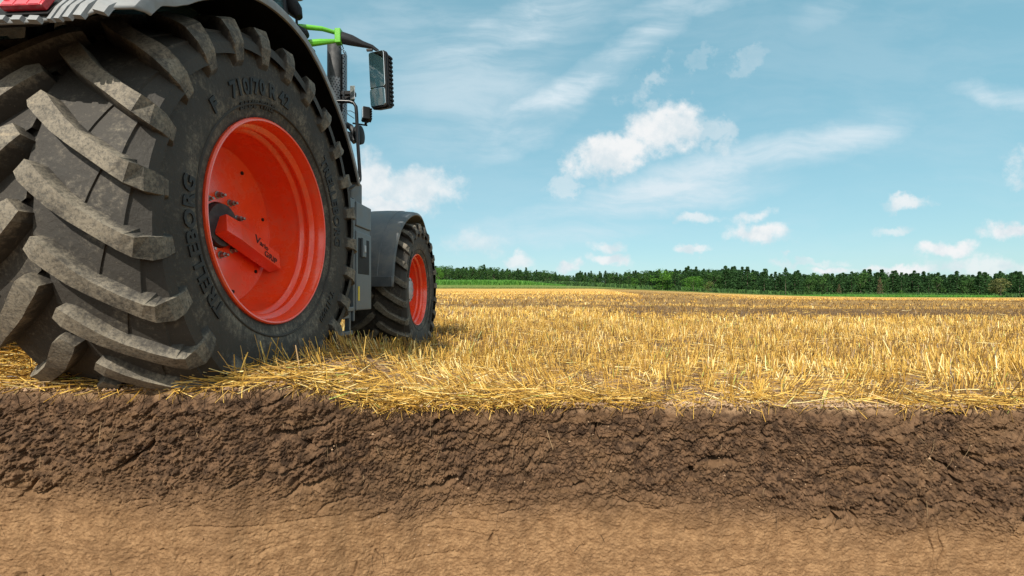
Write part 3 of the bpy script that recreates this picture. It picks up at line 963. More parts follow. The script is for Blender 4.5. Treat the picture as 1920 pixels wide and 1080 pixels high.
while x < 400:
    y = 328 + random.uniform(-6, 6) + 5 * sin(x * .05)
    px = 960 + 842 * x / y
    pcon = 0.25 if px < 1062 else (0.7 if px > 1270 else 0.45)
    k = 'conifer' if random.random() < pcon else 'broadleaf'
    h = skyline_h(x, y) * random.uniform(.92, 1.14) * (1.03 if k == 'conifer' else .97)
    ms = random.choice(KIND[k])
    s = stretch(px)
    put_tree(ms, x, y, h, random.uniform(.95, 1.25) * (1.15 if k == 'conifer' else 1.0), STR[(k, s)], 'tree', (k + ' ' + GRP[s]).replace('conifer', 'spruce').replace('broadleaf', 'leafy'),
             'spruce_tree' if k == 'conifer' else 'leafy_tree')
    x += random.uniform(2.2, 4.2) * (1.15 if k == 'broadleaf' else .9)


def world_at(px, y): return (px - 960) / 842 * y


# trees one can point at
tb = make_tree('broad', 61, LM['bright'], .014, low=True, n=1500, wide=1.7)
put_tree(tb, world_at(1300, 300), 300, 11.2, 2.0, 'low rounded bright green bush standing in front of the dark wood edge', 'bush', name='bright_bush')
tb2 = make_tree('broad', 64, LM['bright'], .012, low=True, n=1300, wide=1.3)
put_tree(tb2, world_at(1242, 318), 318, 15.5, 1.7, 'taller bright green leafy tree left of the rounded bright bush', 'tree', name='leafy_tree')
tb3 = make_tree('broad', 65, LM['olive'], .012, low=True, n=900, wide=1.2)
put_tree(tb3, world_at(1328, 304), 304, 8.0, 1.4, 'small pale olive bush leaning against the rounded bright bush', 'bush', name='olive_bush')
tb4 = make_tree('broad', 66, LM['bright'], .012, low=True, n=900, wide=1.3)
put_tree(tb4, world_at(1188, 320), 320, 8.5, 1.0, 'mid green low tree at the wood edge, left of the two bright ones', 'tree', name='leafy_tree')
tb5 = make_tree('broad', 71, LM['olive'], .02, low=False, n=1500, wide=1.0)
put_tree(tb5, world_at(1876, 264), 264, 12.2, 1.5, 'single olive brown round-crowned tree standing free before the wood', 'tree', name='lone_tree')
tb6 = make_tree('conifer', 9, LM['conifer'], .011, bare=.45, n=700, wide=.95)
put_tree(tb6, world_at(1473, 316), 316, 20.0, .8, 'tall spruce with a long bare pale stem rising above the wood edge', 'tree', name='spruce_tree')
tb7 = make_tree('conifer', 12, LM['brown'], .012, n=600)
put_tree(tb7, world_at(1573, 318), 318, 9.0, .9, 'small brown dying spruce at the foot of the wood', 'tree', name='spruce_tree')
put_tree(tb7, world_at(1650, 318), 318, 14.5, .8, 'thin brown dying spruce, the taller of the two brown ones', 'tree', name='spruce_tree')
tb8 = make_tree('broad', 73, LM['bright'], .012, low=True, n=800, wide=1.5)
put_tree(tb8, world_at(1690, 316), 316, 5.0, 1.2, 'low green bush at the left end of the low crop strip', 'bush', name='green_bush')
put_tree(tb2, world_at(822, 312), 312, 13.0, .95, 'light green leafy tree right beside the front wheel, first of the wood', 'tree', name='leafy_tree')


def back_wood():
    r = np.random.default_rng(77); Vs = []; Fs = []; Ts = []; o = 0
    for i in range(520):
        y = r.uniform(342, 395); x = r.uniform(-110, 470)
        px = 960 + 842 * x / y
        k = 'conifer' if r.random() < (.35 if px < 1062 else .75) else 'broad'
        P, sz, t = crown_pts(k, int(r.integers(0, 40)), 420)
        h = skyline_h(x, y) * r.uniform(.84, 1.0)
        V, F, T2 = leaf_quads(P, sz * 1.7, t * .8, r)
        V[:, 2] = V[:, 2] * 1.12 - .12
        V = V * np.array([h * 1.3, h * 1.3, h]) + np.array([x, y, float(terrain(x, y))])
        Vs.append(V); Fs.append(F + o); Ts.append(T2); o += len(V)
    ob = link('wood', mesh_np('wood', np.concatenate(Vs), np.concatenate(Fs), LM['conifer'], {'tint': np.concatenate(Ts)}))
    tag(ob, 'dark mass of the wood behind its front row of trees', 'wood', kind='stuff')


back_wood()


# undergrowth along the wood, crops
def blade_patch(name, n, xr, yr, H, W, rampk, label, cat, taper=None):
    r = np.random.default_rng(len(name))
    x = r.uniform(*xr, n); y = r.uniform(*yr, n)
    L = H * r.uniform(.6, 1.1, n)
    if taper is not None: L = L * taper(x)
    d = np.stack([r.normal(0, .22, n), r.normal(0, .22, n), np.ones(n)], 1); d /= np.linalg.norm(d, axis=1)[:, None]
    P = np.stack([x, y, terrain(x, y)], 1)
    V, F, T2 = blades(P, d, L, np.full(n, W), r.uniform(0, 1, n), 2, (np.abs(r.normal(0, .3, n)), r.uniform(0, 6.28, n)), '', None)
    ob = link(name, mesh_np(name, V, F, rampk, {'tint': T2})); tag(ob, label, cat, kind='stuff')


CROP = tint_mat('crop_leaf', [(0, (0.04, 0.14, 0.018)), (.5, (0.075, 0.23, 0.03)), (1, (0.14, 0.32, 0.05))], .6, .3)
GRS = tint_mat('meadow_leaf', [(0, (0.07, 0.12, 0.02)), (.5, (0.14, 0.18, 0.045)), (1, (0.26, 0.26, 0.09))], .6, .3)
blade_patch('green_crop', 16000, (-62, 34), (282, 306), 3.1, .30, CROP, 'tall bright green crop standing before the left stretch of wood', 'crop', lambda x: sstep(36, -5, x) * .75 + .25)
blade_patch('low_crop', 9000, (170, 282), (256, 292), 1.5, .30, CROP, 'low bright green crop strip on the right before the wood', 'crop', lambda x: sstep(168, 215, x) * .8 + .2)
blade_patch('meadow_grass', 10000, (-65, 150), (250, 262), .45, .22, GRS, 'rough grass on the margin between stubble and wood', 'grass')
UND = tint_mat('undergrowth_leaf', BROAD, .7, .25)
blade_patch('undergrowth', 9000, (-60, 400), (316, 330), 3.0, .7, UND, 'dark low undergrowth along the foot of the wood', 'undergrowth')

# ================================================================ TRACTOR
TR = bpy.data.objects.new('tractor', None); COL.objects.link(TR)
TR.location = (ROOT[0], ROOT[1], 0); TR.rotation_euler = (0, 0, -TH)
tag(TR, 'large grey farm tractor with orange red wheels and dusty lugged tyres, standing on the stubble', 'tractor')
AXR = 0.965; AXF = 0.645; WB = 3.05


def loc_at(px, row, y):
    """tractor-local point at world depth y seen along pixel (px,row)"""
    wx = (px - 960) / 842 * y; wz = CAMZ + (556 - row) / 842 * y
    dx, dy = wx - ROOT[0], y - ROOT[1]
    return (dx * N[0] + dy * N[1], dx * D[0] + dy * D[1], wz)


def tyre_mesh(Rc, Ri, hw, nl, phase, lughalf, flat, name):
    """Rc lug-top radius, Ri bead radius, hw half width, wheel axle along X, centred on the tyre. flat: distance axle to ground"""
    k = (Rc - Ri) / (1.02 - .56); R = lambda r: Ri + (r - .56) * k
    h = hw / .37; H = lambda x: x * h
    mb = MB()
    prof = [(.322, .545), (.330, .56), (.338, .578), (.345, .605), (.362, .645), (.371, .70), (.376, .76), (.376, .82), (.370, .87), (.345, .912), (.29, .934), (.15, .948), (0, .953)]
    full = [(H(a), R(b)) for a, b in prof] + [(-H(a), R(b)) for a, b in prof[::-1][1:]]
    dp = [.10, .34, .50, .53, .53, .50, .36, .46, .50, .45, .25, .15, .12]
    dust = dp + dp[::-1][1:]
    mb.revolve(full, 180, a=dust)
    # bead ring lines on the sidewall
    for sgn in (1,):
        mb.revolve([(H(.354), R(.618)), (H(.3605), R(.622)), (H(.3625), R(.628)), (H(.357), R(.632))], 180, a=.2)
    pitch = 2 * pi / nl

    def surf(xc, s, r):       # s: arc offset angle
        return (xc, -cos(s) * r, sin(s) * r)        # s=0 rear, grows upwards
    # path of one lug: u -> (x, angle offset in units of metres along tread, r top, r base, half width top, half width base)
    P = [(.014, .006, 1.012, .950, .026, .034), (.045, -.022, 1.020, .950, .034, .050), (.09, -.066, 1.020, .948, .032, .050), (.143, -.117, 1.017, .946, .030, .048),
         (.20, -.162, 1.012, .944, .027, .047), (.29, -.222, 1.004, .938, .027, .050), (.352, -.262, .996, .925, .030, .056), (.386, -.283, .985, .90, .034, .058),
         (.410, -.294, .940, .86, .042, .060), (.416, -.297, .890, .82, .040, .056), (.398, -.297, .818, .79, .032, .046)]
    inset = [0] * 11
    for side in (1, -1):
        for q in range(nl):
            base = phase + q * pitch + (0 if side > 0 else pitch * .5)
            V = []; A = []
            n = len(P)
            jit = random.uniform(-.002, .002)
            for j, (x_, s_, rt, rb, wt, wb) in enumerate(P):
                # local direction of the path in (x, s)
                j0, j1 = max(0, j - 1), min(n - 1, j + 1)
                tx, ts = P[j1][0] - P[j0][0], P[j1][1] - P[j0][1]
                if j >= 8: tx, ts = 1, 0
                elif j == 7: tx, ts = 1, -.30
                L = math.hypot(tx, ts); nx, ns = -ts / L, tx / L       # normal (towards +s)
                for (wid, rad, dd) in ((-wb * 1.08, rb, .12), (-wt * 1.14, rt, .76), (wt * 1.10, rt, .84), (wb, rb, .34)):
                    xx = x_ + nx * wid; ss = s_ + ns * wid
                    if j >= 5 and rad == rb: xx = min(xx, .372)
                    xx = min(xx, .424)
                    V.append(surf(side * H(xx), base + (ss * k) / Rc + jit, R(rad))); A.append(dd - (.14 if j > 6 else 0) + random.uniform(-.06, .06))
            Fq = []
            for j in range(n - 1):
                for c in range(3):
                    a0 = j * 4 + c
                    Fq.append((a0, a0 + 1, a0 + 5, a0 + 4))
            Fq += [(0, 1, 2, 3), tuple((n - 1) * 4 + c for c in (3, 2, 1, 0))]
            mb.add(V, Fq, 0, A)
            # stepped terraces in the gap above this lug
            for (xa, xb, ra, rb_, dd, ska, sk) in ((.004, .225, .970, .970, .40, 0, .06), (.223, .345, .9635, .956, .37, .06, .03), (.343, .402, .948, .910, .20, .03, .0)):
                Vt = []; At = []
                m_ = 5
                gap = pitch * Rc / k
                for j in range(m_ + 1):
                    for c in range(4):
                        f_ = c / 3
                        xx = (xa + ska * (f_ - .3)) * (1 - j / m_) + (xb + sk * (f_ - .3)) * j / m_
                        xx = min(max(xx, .004), .428)
                        cs = float(np.interp(xx, [p_[0] for p_ in P[:8]] + [.45], [p_[1] for p_ in P[:8]] + [-.31]))
                        s0 = cs + .026; s1 = cs + gap - .018
                        Vt.append(surf(side * H(xx), base + (s0 + (s1 - s0) * f_) * k / Rc, R(ra + .006 + (rb_ - ra) * j / m_ - .030 * f_))); At.append(dd)
                Ft = [(j * 4 + c, j * 4 + c + 1, j * 4 + c + 5, j * 4 + c + 4) for j in range(m_) for c in range(3)]
                for e in (0, m_):
                    b0 = len(Vt)
                    for c in range(4):
                        v_ = Vt[e * 4 + c]; q_ = (k * .045 + 0.0) / math.hypot(v_[1], v_[2]); Vt.append((v_[0] + side * (.003 if e else -.003), v_[1] * (1 - q_), v_[2] * (1 - q_))); At.append(.1)
                    for c in range(3): Ft.append((e * 4 + c, e * 4 + c + 1, b0 + c + 1, b0 + c))
                mb.add(Vt, Ft, 0, At)
    # flatten where it stands
    for i_, (x_, y_, z_) in enumerate(mb.v):
        d = -z_ - flat
        if d > -.12:
            g = max(0, d)
            bul = .35 * max(0, d + .12) * (1 if x_ > 0 else -1) * min(1, abs(x_) / .2) * .5
            mb.v[i_] = (x_ + bul, y_, z_ if d <= 0 else -flat - g * .12)
    return mb


def arc_text(body, size, radius, a_mid_deg, x, parent_mb=None, spacing=1.0, ext=.003, clock=True, off=0.0, cond=1.0):
    """letters standing outwards round the axle (X axis). angle 0 = rear(-Y)?? here 0 = +Y, 90 = up; reads clockwise seen from +X"""
    cu = bpy.data.curves.new('t', 'FONT'); cu.body = body; cu.size = size; cu.extrude = ext; cu.offset = off
    cu.align_x = 'CENTER'; cu.space_character = spacing; cu.resolution_u = 3
    ob = bpy.data.objects.new('t', cu); COL.objects.link(ob)
    me = bpy.data.meshes.new_from_object(ob.evaluated_get(bpy.context.evaluated_depsgraph_get()))
    V = np.array([v.co[:] for v in me.vertices]); Fc = [tuple(p.vertices) for p in me.polygons]
    bpy.data.objects.remove(ob); bpy.data.meshes.remove(me)
    if len(V) == 0: return [], []
    out = []
    for (tx, ty, tz) in V:
        # viewed from +X, +Y is to the right ... text runs left to right = clockwise on top
        a = radians(a_mid_deg) - tx * cond / radius
        r = radius + ty
        out.append((x(r) + tz if callable(x) else x + tz, r * cos(a), r * sin(a)))
    return out, Fc


def build_tyre(Rc, Ri, hw, nl, phase, flat, parent, xoff, letters):
    mb = tyre_mesh(Rc, Ri, hw, nl, phase, None, flat, 'tyre')
    mb.v = [(x_ + xoff, y_, z_) for x_, y_, z_ in mb.v]
    if letters:
        kx = hw / .37
        xs_ = [.545, .578, .605, .645, .70, .76, .82, .87]; hs_ = [.29, .325, .345, .362, .371, .376, .376, .370]
        k = (Rc - Ri) / (1.02 - .56)
        fx = lambda r: xoff + float(np.interp(.56 + (r - Ri) / k, xs_, hs_)) * kx + .0035
        for (body, size, rad, am, sp, off, cond) in letters:
            V_, F_ = arc_text(body, size, rad, am, fx, spacing=sp, off=off, cond=cond)
            mb.add(V_, F_, 1, 0)
    o_ = mb.build('tyre', [M['rubber'], M['letter']], parent, attr='dust', smooth=False)
    me = o_.data
    sm = [p.index < 24 * 180 + 3 * 180 for p in me.polygons]
    me.polygons.foreach_set('use_smooth', sm)
    return o_


RIM_REAR = [(-.60, .53), (-.05, .545), (-.012, .562), (0, .560), (.006, .553), (.004, .545), (-.012, .541), (-.028, .533), (-.060, .529), (-.068, .515), (-.082, .503), (-.094, .503),
            (-.104, .512), (-.118, .512), (-.128, .494), (-.140, .487), (-.152, .490), (-.170, .488), (-.25, .478), (-.325, .458), (-.340, .450)]


def wheel(name, x_plane, y_ax, z_ax, scale, disc_x, hubkind, tyre_args, letters):
    # part mesh: the wheel disc
    s = scale
    mb = MB()
    if hubkind == 'rear':
        dp = [(-.338, .452), (-.330, .446), (-.332, .43), (-.345, .34), (-.345, .325), (-.345, .27), (-.348, .215), (-.348, .130), (-.365, .126), (-.39, .120)]
    else:
        dp = [(disc_x - .0, .452 * s), (disc_x + .01, .445 * s), (disc_x - .005, .40 * s), (disc_x - .02, .34 * s), (disc_x + .02, .26 * s), (disc_x + .022, .15)]
    mb.revolve(dp, 128)
    W = mb.build(name, M['red'], TR, (x_plane, y_ax, z_ax), smooth=True)
    if hubkind == 'rear': rp = RIM_REAR
    else: rp = [(a * (.48 / .6 if a < -.3 else .85), b * s) for a, b in RIM_REAR[:-2]] + [(disc_x, .455 * s)]
    MB().revolve(rp, 160).build('rim', M['red'], W, smooth=True)
    Rc, Ri, hw, nl, ph, flat, xo = tyre_args
    build_tyre(Rc, Ri, hw, nl, ph, flat, W, xo, letters)
    return W


# ---- rear right wheel
LET = [('TRELLEBORG', .098, .655, 198, 1.12, .0034, .94), ('TRELLEBORG', .098, .655, 22, 1.12, .0034, .94), ('F', .085, .672, 141, 1.0, .004, 1.0),
       ('710/70 R 42', .098, .672, 107, 1.10, .0034, .95), ('BLUE TIRE', .046, .607, 110, 1.12, .0022, 1.3),
       ('TM1000', .062, .690, 318, 1.15, .0016, 1.1)]
RW = wheel('rear_wheel', 1.32, 0.0, AXR, 1.0, -.34, 'rear', (1.02, .56, .357, 24, .300, AXR - .12, -.330), LET)
# hub, bolts, small bolts and the tyre-inflation arm
hub = MB(); hub.revolve([(-.40, .126), (-.402, .115), (-.38, .10), (-.378, .07), (-.33, .062), (-.33, .001)], 48)
hub.build('hub', M['cast'], RW, smooth=True)
for q in range(10):
    a = radians(90 + 4 - q * 36)
    b = MB(); yy, zz = .168 * cos(a), .168 * sin(a)
    b.revolve([(-.350, .022), (-.344, .022), (-.343, .019), (-.343, .001)], 18, c=(0, yy, zz))
    b.revolve([(-.343, .0165), (-.319, .0165), (-.316, .014), (-.316, .001)], 6, c=(0, yy, zz))
    b.revolve([(-.316, .009), (-.300, .009), (-.298, .007), (-.298, .001)], 12, c=(0, yy, zz))
    b.build('wheel_bolt', M['steel'], RW)
for (a, r_) in ((118, .405), (100, .385), (62, .39), (14, .40), (-38, .40), (-75, .39), (160, .40), (210, .40)):
    b = MB(); a = radians(a)
    b.revolve([(-.350, .011), (-.3325, .011), (-.3305, .008), (-.3305, .001)], 10, c=(0, r_ * cos(a), r_ * sin(a)))
    b.build('plug_hole', M['black'], RW)
# arm: box beam from the hub out to the rim, tipped so that one face looks out and up
arm = MB()
A0 = Vector((-.300, -.05, .0)); A1 = Vector((-.276, .405, -.190))
ax = (A1 - A0).normalized(); out = Vector((1, 0, 0)); out = (out - ax * out.dot(ax)).normalized(); up = ax.cross(out).normalized()
if up.z < 0: up = -up
Rt = Matrix.Rotation(radians(-18), 3, ax)
o1 = Rt @ out; u1 = Rt @ up


def sec(p, a, b, c, d): return [p + o1 * a + u1 * b, p + o1 * c + u1 * b, p + o1 * c + u1 * d, p + o1 * a + u1 * d]


Vv = sec(A0, -.035, -.060, .035, .055) + sec(A0 + ax * .11, -.035, -.062, .048, .062) + sec(A1, -.03, -.058, .048, .058)
arm.add(Vv, [(0, 1, 2, 3), (0, 4, 5, 1), (1, 5, 6, 2), (2, 6, 7, 3), (3, 7, 4, 0), (4, 8, 9, 5), (5, 9, 10, 6), (6, 10, 11, 7), (7, 11, 8, 4), (11, 10, 9, 8)], 0)
ao = arm.build('inflation_arm', M['red'], RW, bevel=.004)


def flat_text(body, size, origin, xdir, ydir, off=0.0, ext=.0012, shear=0.0):
    cu = bpy.data.curves.new('t', 'FONT'); cu.body = body; cu.size = size; cu.extrude = ext; cu.offset = off; cu.shear = shear
    ob = bpy.data.objects.new('t', cu); COL.objects.link(ob)
    me = bpy.data.meshes.new_from_object(ob.evaluated_get(bpy.context.evaluated_depsgraph_get()))
    V_ = [v.co[:] for v in me.vertices]; Fc = [tuple(p.vertices) for p in me.polygons]
    bpy.data.objects.remove(ob); bpy.data.meshes.remove(me)
    zd = xdir.cross(ydir).normalized()
    return [origin + xdir * a + ydir * b + zd * c for a, b, c in V_], Fc


tb_ = MB(); fo = A0 + ax * .225 + o1 * .0495
for (s_, sz, dx, dy) in (('V', .085, 0, .0), ('ario', .055, .050, .004), ('GRIP', .062, .090, -.050)):
    V_, F_ = flat_text(s_, sz, fo + ax * dx + u1 * (dy + .002), ax, u1, off=.0003, shear=.25)
    tb_.add(V_, F_)
tb_.build('arm_lettering', M['ink'], RW)

# ---- front right wheel
FW = wheel('front_wheel', 1.30, WB, AXF, .439 / .555, -.20, 'front', (.83, .447, .30, 23, radians(4), AXF + .035, -.265), [('TRELLEBORG', .06, .56, 150, 1.0, .001, 1.0), ('TRELLEBORG', .06, .56, 330, 1.0, .001, 1.0)])
hb = MB(); hb.revolve([(-.21, .20), (-.18, .17), (-.15, .155), (-.105, .150), (-.098, .14), (-.096, .001)], 48)
hb.build('hub', M['white'], FW, smooth=True)
for q in range(10):
    a = radians(q * 36); b = MB(); yy, zz = .125 * cos(a), .125 * sin(a)
    b.revolve([(-.10, .009), (-.088, .009), (-.087, .001)], 6, c=(0, yy, zz)); b.build('wheel_bolt', M['steel'], FW)


def copy_tree(o_, parent, loc=None, rot=None):
    c = o_.copy(); COL.objects.link(c); c.parent = parent
    if loc is not None: c.location = loc
    if rot is not None: c.rotation_euler = rot
    for ch in list(o_.children): copy_tree(ch, c)
    return c


copy_tree(RW, TR, (-1.32, 0, AXR), (0, 0, pi))
copy_tree(FW, TR, (-1.30, WB, AXF), (0, 0, pi))

# ---- rear fender (angles from the rear horizontal, upward)
EDG = [(29, 1.095), (34, 1.070), (40, 1.057), (55, 1.058), (75, 1.110), (100, 1.150), (125, 1.150), (155, 1.185)]


def redge(a): return float(np.interp(a, [p for p, q in EDG], [q for p, q in EDG]))


XE = 1.392


def fpt(a, x_, r_): return (x_, -cos(radians(a)) * r_, AXR + sin(radians(a)) * r_)


def fender():
    angs = np.concatenate([np.linspace(23.2, 60, 30), np.linspace(62.5, 156, 46)])
    prof = []
    V = []; n = 0
    for a in angs:
        re = redge(a); rear = float(sstep(62, 40, a))
        xe = XE - .045 * float(sstep(60, 150, a))
        # from inner lip to cab side
        top = max(re + .085, 1.165)
        pr = [(xe - .012, re - .004), (xe, re), (xe + .003, re + .02), (xe - .006, re + .048), (xe - .045 - .02 * rear, top - .012), (xe - .10, top), (xe - .25, top + .012), (xe - .45, top + .018), (.56, top + .02)]
        if rear < .3 or True: pass
        n = len(pr)
        st = [10.5, 10, 9.2, 7.8, 5.6, 2.6, .5, 0, 0]
        fade = max(0.0, (62 - a) / (62 - 23.2))
        V += [fpt(a + st[j_] * fade, x_, r_) for j_, (x_, r_) in enumerate(pr)]
    F = []
    for i_ in range(len(angs) - 1):
        for j in range(n - 1):
            a0 = i_ * n + j
            F.append((a0, a0 + 1, a0 + n + 1, a0 + n))
    mb = MB(); mb.add(V, F)
    o_ = mb.build('rear_fender', M['grey'], TR, smooth=True)
    so = o_.modifiers.new('thickness', 'SOLIDIFY'); so.thickness = .007; so.offset = -1
    # liner
    V = []; angs = np.linspace(23.8, 155, 56)
    for a in angs:
        re = redge(a); xe = XE - .045 * float(sstep(60, 150, a)); top = max(re + .085, 1.165)
        pr = [(xe - .016, re + .006), (xe - .02, re + .05), (xe - .06, top - .03), (xe - .25, top - .012), (.58, top - .006), (.575, .62)]
        st = [10.5, 10, 7.8, .5, 0, 0]; fade = max(0.0, (62 - a) / (62 - 23.2))
        n = len(pr); V += [fpt(a + st[j_] * fade, x_, r_) for j_, (x_, r_) in enumerate(pr)]
    F = [(i_ * n + j, i_ * n + j + 1, i_ * n + n + j + 1, i_ * n + n + j) for i_ in range(len(angs) - 1) for j in range(n - 1)]
    mb = MB(); mb.add(V, F); l_ = mb.build('fender_liner', M['black'], o_, smooth=True)
    so = l_.modifiers.new('thickness', 'SOLIDIFY'); so.thickness = .008; so.offset = 1
    return o_


FD = fender()


def fr(a): return max(redge(a) + .085, 1.165)


# pressed ribs of the rear corner: strips running up the fender, proud of it
def rib(x0, x1, a0, a1, h=.010, nm='fender_rib', m='grey', dr=0.0, parent=None):
    mb = MB(); V = []
    n_ = 12
    for i_ in range(n_ + 1):
        a = a0 + (a1 - a0) * i_ / n_
        re = redge(a); rear = float(sstep(62, 40, a)); xe = XE - .045 * float(sstep(60, 150, a)); top = fr(a)
        xs_ = [xe + .003, xe - .006, xe - .045 - .02 * rear, xe - .10, xe - .25, xe - .45, .56]; rs_ = [re + .02, re + .048, top - .012, top, top + .012, top + .018, top + .02]
        for xx, hh in ((x0 + .003, -.004), (x0, h), (x1, h), (x1 - .003, -.004)):
            rr = float(np.interp(-xx, [-q for q in xs_], rs_)) + dr
            V.append(fpt(a, xx, rr + hh))
    F = [(i_ * 4 + j, i_ * 4 + j + 1, i_ * 4 + 5 + j, i_ * 4 + 4 + j) for i_ in range(n_) for j in range(3)] + [(0, 1, 2, 3), tuple(n_ * 4 + j for j in (3, 2, 1, 0))]
    mb.add(V, F); return mb.build(nm, M[m], parent or FD)


for (x0, x1, a0, a1) in ((1.342, 1.312, 27.2, 31.0), (1.296, 1.272, 25.2, 60), (1.262, 1.244, 24.6, 60), (1.236, 1.220, 24.2, 60), (1.212, 1.200, 24.0, 60)):
    rib(x0, x1, a0, a1)
for q in range(9): rib(1.175 - q * .055, 1.145 - q * .055, 23.5, 24.5, .012, 'fender_tooth')
# rear light in its black recess
bx = MB(); c0 = fpt(33.4, .955, fr(33.4) + .012); RX = Matrix.Rotation(radians(0), 3, 'X')


def onf(a, x_, up_): return fpt(a, x_, fr(a) + .012 + up_)


def fbox(a0, a1, x0, x1, h0, h1, nm, m, parent):
    mb = MB(); V = [onf(a, xx, hh) for a in (a0, a1) for xx in (x0, x1) for hh in (h0, h1)]
    mb.add(V, [(0, 1, 3, 2), (4, 6, 7, 5), (0, 4, 5, 1), (2, 3, 7, 6), (0, 2, 6, 4), (1, 5, 7, 3)])
    return mb.build(nm, M[m], parent, bevel=.002)


fbox(24.9, 30.5, 1.0, 1.199, .004, .010, 'light_recess', 'black', FD)
tl = fbox(25.6, 28.5, 1.045, 1.192, .010, .030, 'tail_light', 'lens', TR)
for q in range(3): fbox(25.75, 28.3, 1.052 + q * .046, 1.092 + q * .046, .029, .0312, 'light_segment', 'lens', tl)
for xx in (1.054, 1.183):
    p_ = onf(27.2, xx, .033); MB().revolve([(-.006, .005), (.006, .005), (.006, .001)], 8, c=p_).build('screw', M['steel'], tl)
# left fender, simple mirror of the right one
MIR = []
for o_ in (FD,):
    c = o_.copy(); c.data = o_.data.copy(); COL.objects.link(c); c.parent = TR
    for v in c.data.vertices: v.co.x = -v.co.x
    c.data.flip_normals()
    for ch in o_.children:
        d_ = ch.copy(); d_.data = ch.data.copy(); COL.objects.link(d_); d_.parent = c
        for v in d_.data.vertices: v.co.x = -v.co.x
        d_.data.flip_normals()

# ---- chassis
b = MB(); b.box((0, 0, .98), (.62, .9, .62)); b.box((0, 1.3, .92), (.46, 2.0, .50)); b.box((0, 3.1, .90), (.36, 1.9, .46)); b.box((0, -.48, 1.15), (.5, .25, .7))
b.build('transmission_housing', M['cast'], TR, bevel=.03)
b = MB(); b.tube([(-1.0, 0, AXR), (-.6, 0, AXR), (0, 0, AXR), (.6, 0, AXR), (1.0, 0, AXR)], [.12, .16, .24, .16, .12], 24); b.build('rear_axle', M['cast'], TR, smooth=True)
b = MB(); b.tube([(-1.12, WB, AXF), (-.4, WB, AXF + .02), (.4, WB, AXF + .02), (1.12, WB, AXF)], [.10, .09, .09, .10], 20); b.build('front_axle', M['cast'], TR, smooth=True)
b = MB()
for sx in (-1, 1):
    b.box((sx * .44, -.40, .62), (.05, .5, .09), Matrix.Rotation(radians(8), 3, 'X'))
b.box((0, -.5, .62), (.2, .4, .1)); b.build('lower_link', M['steel'], TR, bevel=.01)
b = MB(); p0 = loc_at(14, 110, 1.75)
b.box((p0[0] - .04, p0[1], p0[2] - .03), (.09, .10, .12)); b.box((p0[0] + .03, p0[1] + .03, p0[2] - .06), (.05, .05, .14)); b.tube([(p0[0] + .01, p0[1] - .02, p0[2] - .02), (p0[0] + .01, p0[1] - .06, p0[2] - .02)], .012, 10)
b.build('hydraulic_coupling', M['dgrey'], TR, bevel=.006)
b = MB(); p0 = loc_at(-70, 562, 2.55)
b.box((p0[0], p0[1], p0[2]), (.75, .14, .065)); b.build('drawbar_plate', M['steel'], TR, bevel=.006)
b = MB(); b.box((0, .3, .70), (1.10, 1.9, .10)); b.box((0, .35, 1.12), (1.08, 1.5, .5)); b.build('belly_pan', M['black'], TR, bevel=.02)
b = MB(); b.box((0, -.80, 1.62), (1.14, .06, .95)); b.box((0, -.5, 1.30), (1.12, .6, .1)); b.build('rear_bulkhead', M['black'], TR, bevel=.01)

# ---- hood
hd = MB()
sect = [(1.15, .42, 1.98), (2.0, .41, 1.92), (3.0, .39, 1.80), (3.7, .36, 1.66), (4.02, .30, 1.45)]
V = []
for (y_, hw_, zt) in sect: V += [(-hw_, y_, 1.12), (-hw_, y_, zt - .16), (-hw_ * .72, y_, zt - .03), (0, y_, zt), (hw_ * .72, y_, zt - .03), (hw_, y_, zt - .16), (hw_, y_, 1.12)]
F = [(i_ * 7 + j, i_ * 7 + j + 1, i_ * 7 + 8 + j, i_ * 7 + 7 + j) for i_ in range(4) for j in range(6)] + [tuple(range(7)), tuple(range(28, 35)), (0, 6, 34, 28)]
hd.add(V, F); hd.build('hood', M['green'], TR, bevel=.02)

# ---- cab
cab = MB()
cab.box((0, .12, 1.42), (1.12, 1.85, .30)); cab.build('cab_floor', M['dgrey'], TR, bevel=.02)
for sx in (-1, 1):
    for pth, r_ in (([(sx * .80, -.78, 1.55), (sx * .80, -.74, 2.2), (sx * .76, -.66, 3.02)], .035), ([(sx * .84, 1.02, 1.45), (sx * .86, 1.03, 2.2), (sx * .76, .98, 3.02)], .026),
                    ([(sx * .85, .10, 1.5), (sx * .86, .10, 2.2), (sx * .78, .10, 3.02)], .03)):
        MB().tube(pth, r_, 8).build('cab_pillar', M['gloss'], TR, smooth=True)
gl = MB()
for sx in (-1, 1):
    for (ya, yb) in ((-.75, .09), (.12, 1.01)):
        V = []
        for t_ in np.linspace(0, 1, 6):
            xx = sx * (.835 + .03 * sin(pi * t_) - .07 * t_ * t_); zz = 1.58 + 1.42 * t_
            V += [(xx, ya, zz), (xx, yb, zz)]
        gl.add(V, [(2 * i_, 2 * i_ + 1, 2 * i_ + 3, 2 * i_ + 2) for i_ in range(5)])
gl.add([(-.8, -.78, 1.58), (.8, -.78, 1.58), (.76, -.68, 3.0), (-.76, -.68, 3.0)], [(0, 1, 2, 3)])
gl.add([(-.82, 1.05, 1.58), (.82, 1.05, 1.58), (.76, .99, 3.0), (-.76, .99, 3.0)], [(0, 1, 2, 3)])
g_ = gl.build('cab_glass', M['glass'], TR, smooth=True)
so = g_.modifiers.new('thickness', 'SOLIDIFY'); so.thickness = .006
rf = MB(); rf.box((0, .15, 3.12), (1.72, 2.15, .20), taper=(.9, .92)); rf.build('cab_roof', M['mgrey'], TR, bevel=.05, seg=3)
b = MB(); b.box((0, .1, 1.75), (.5, .5, .14)); b.box((0, -.2, 2.15), (.48, .14, .75)); b.build('driver_seat', M['black'], TR, bevel=.04)

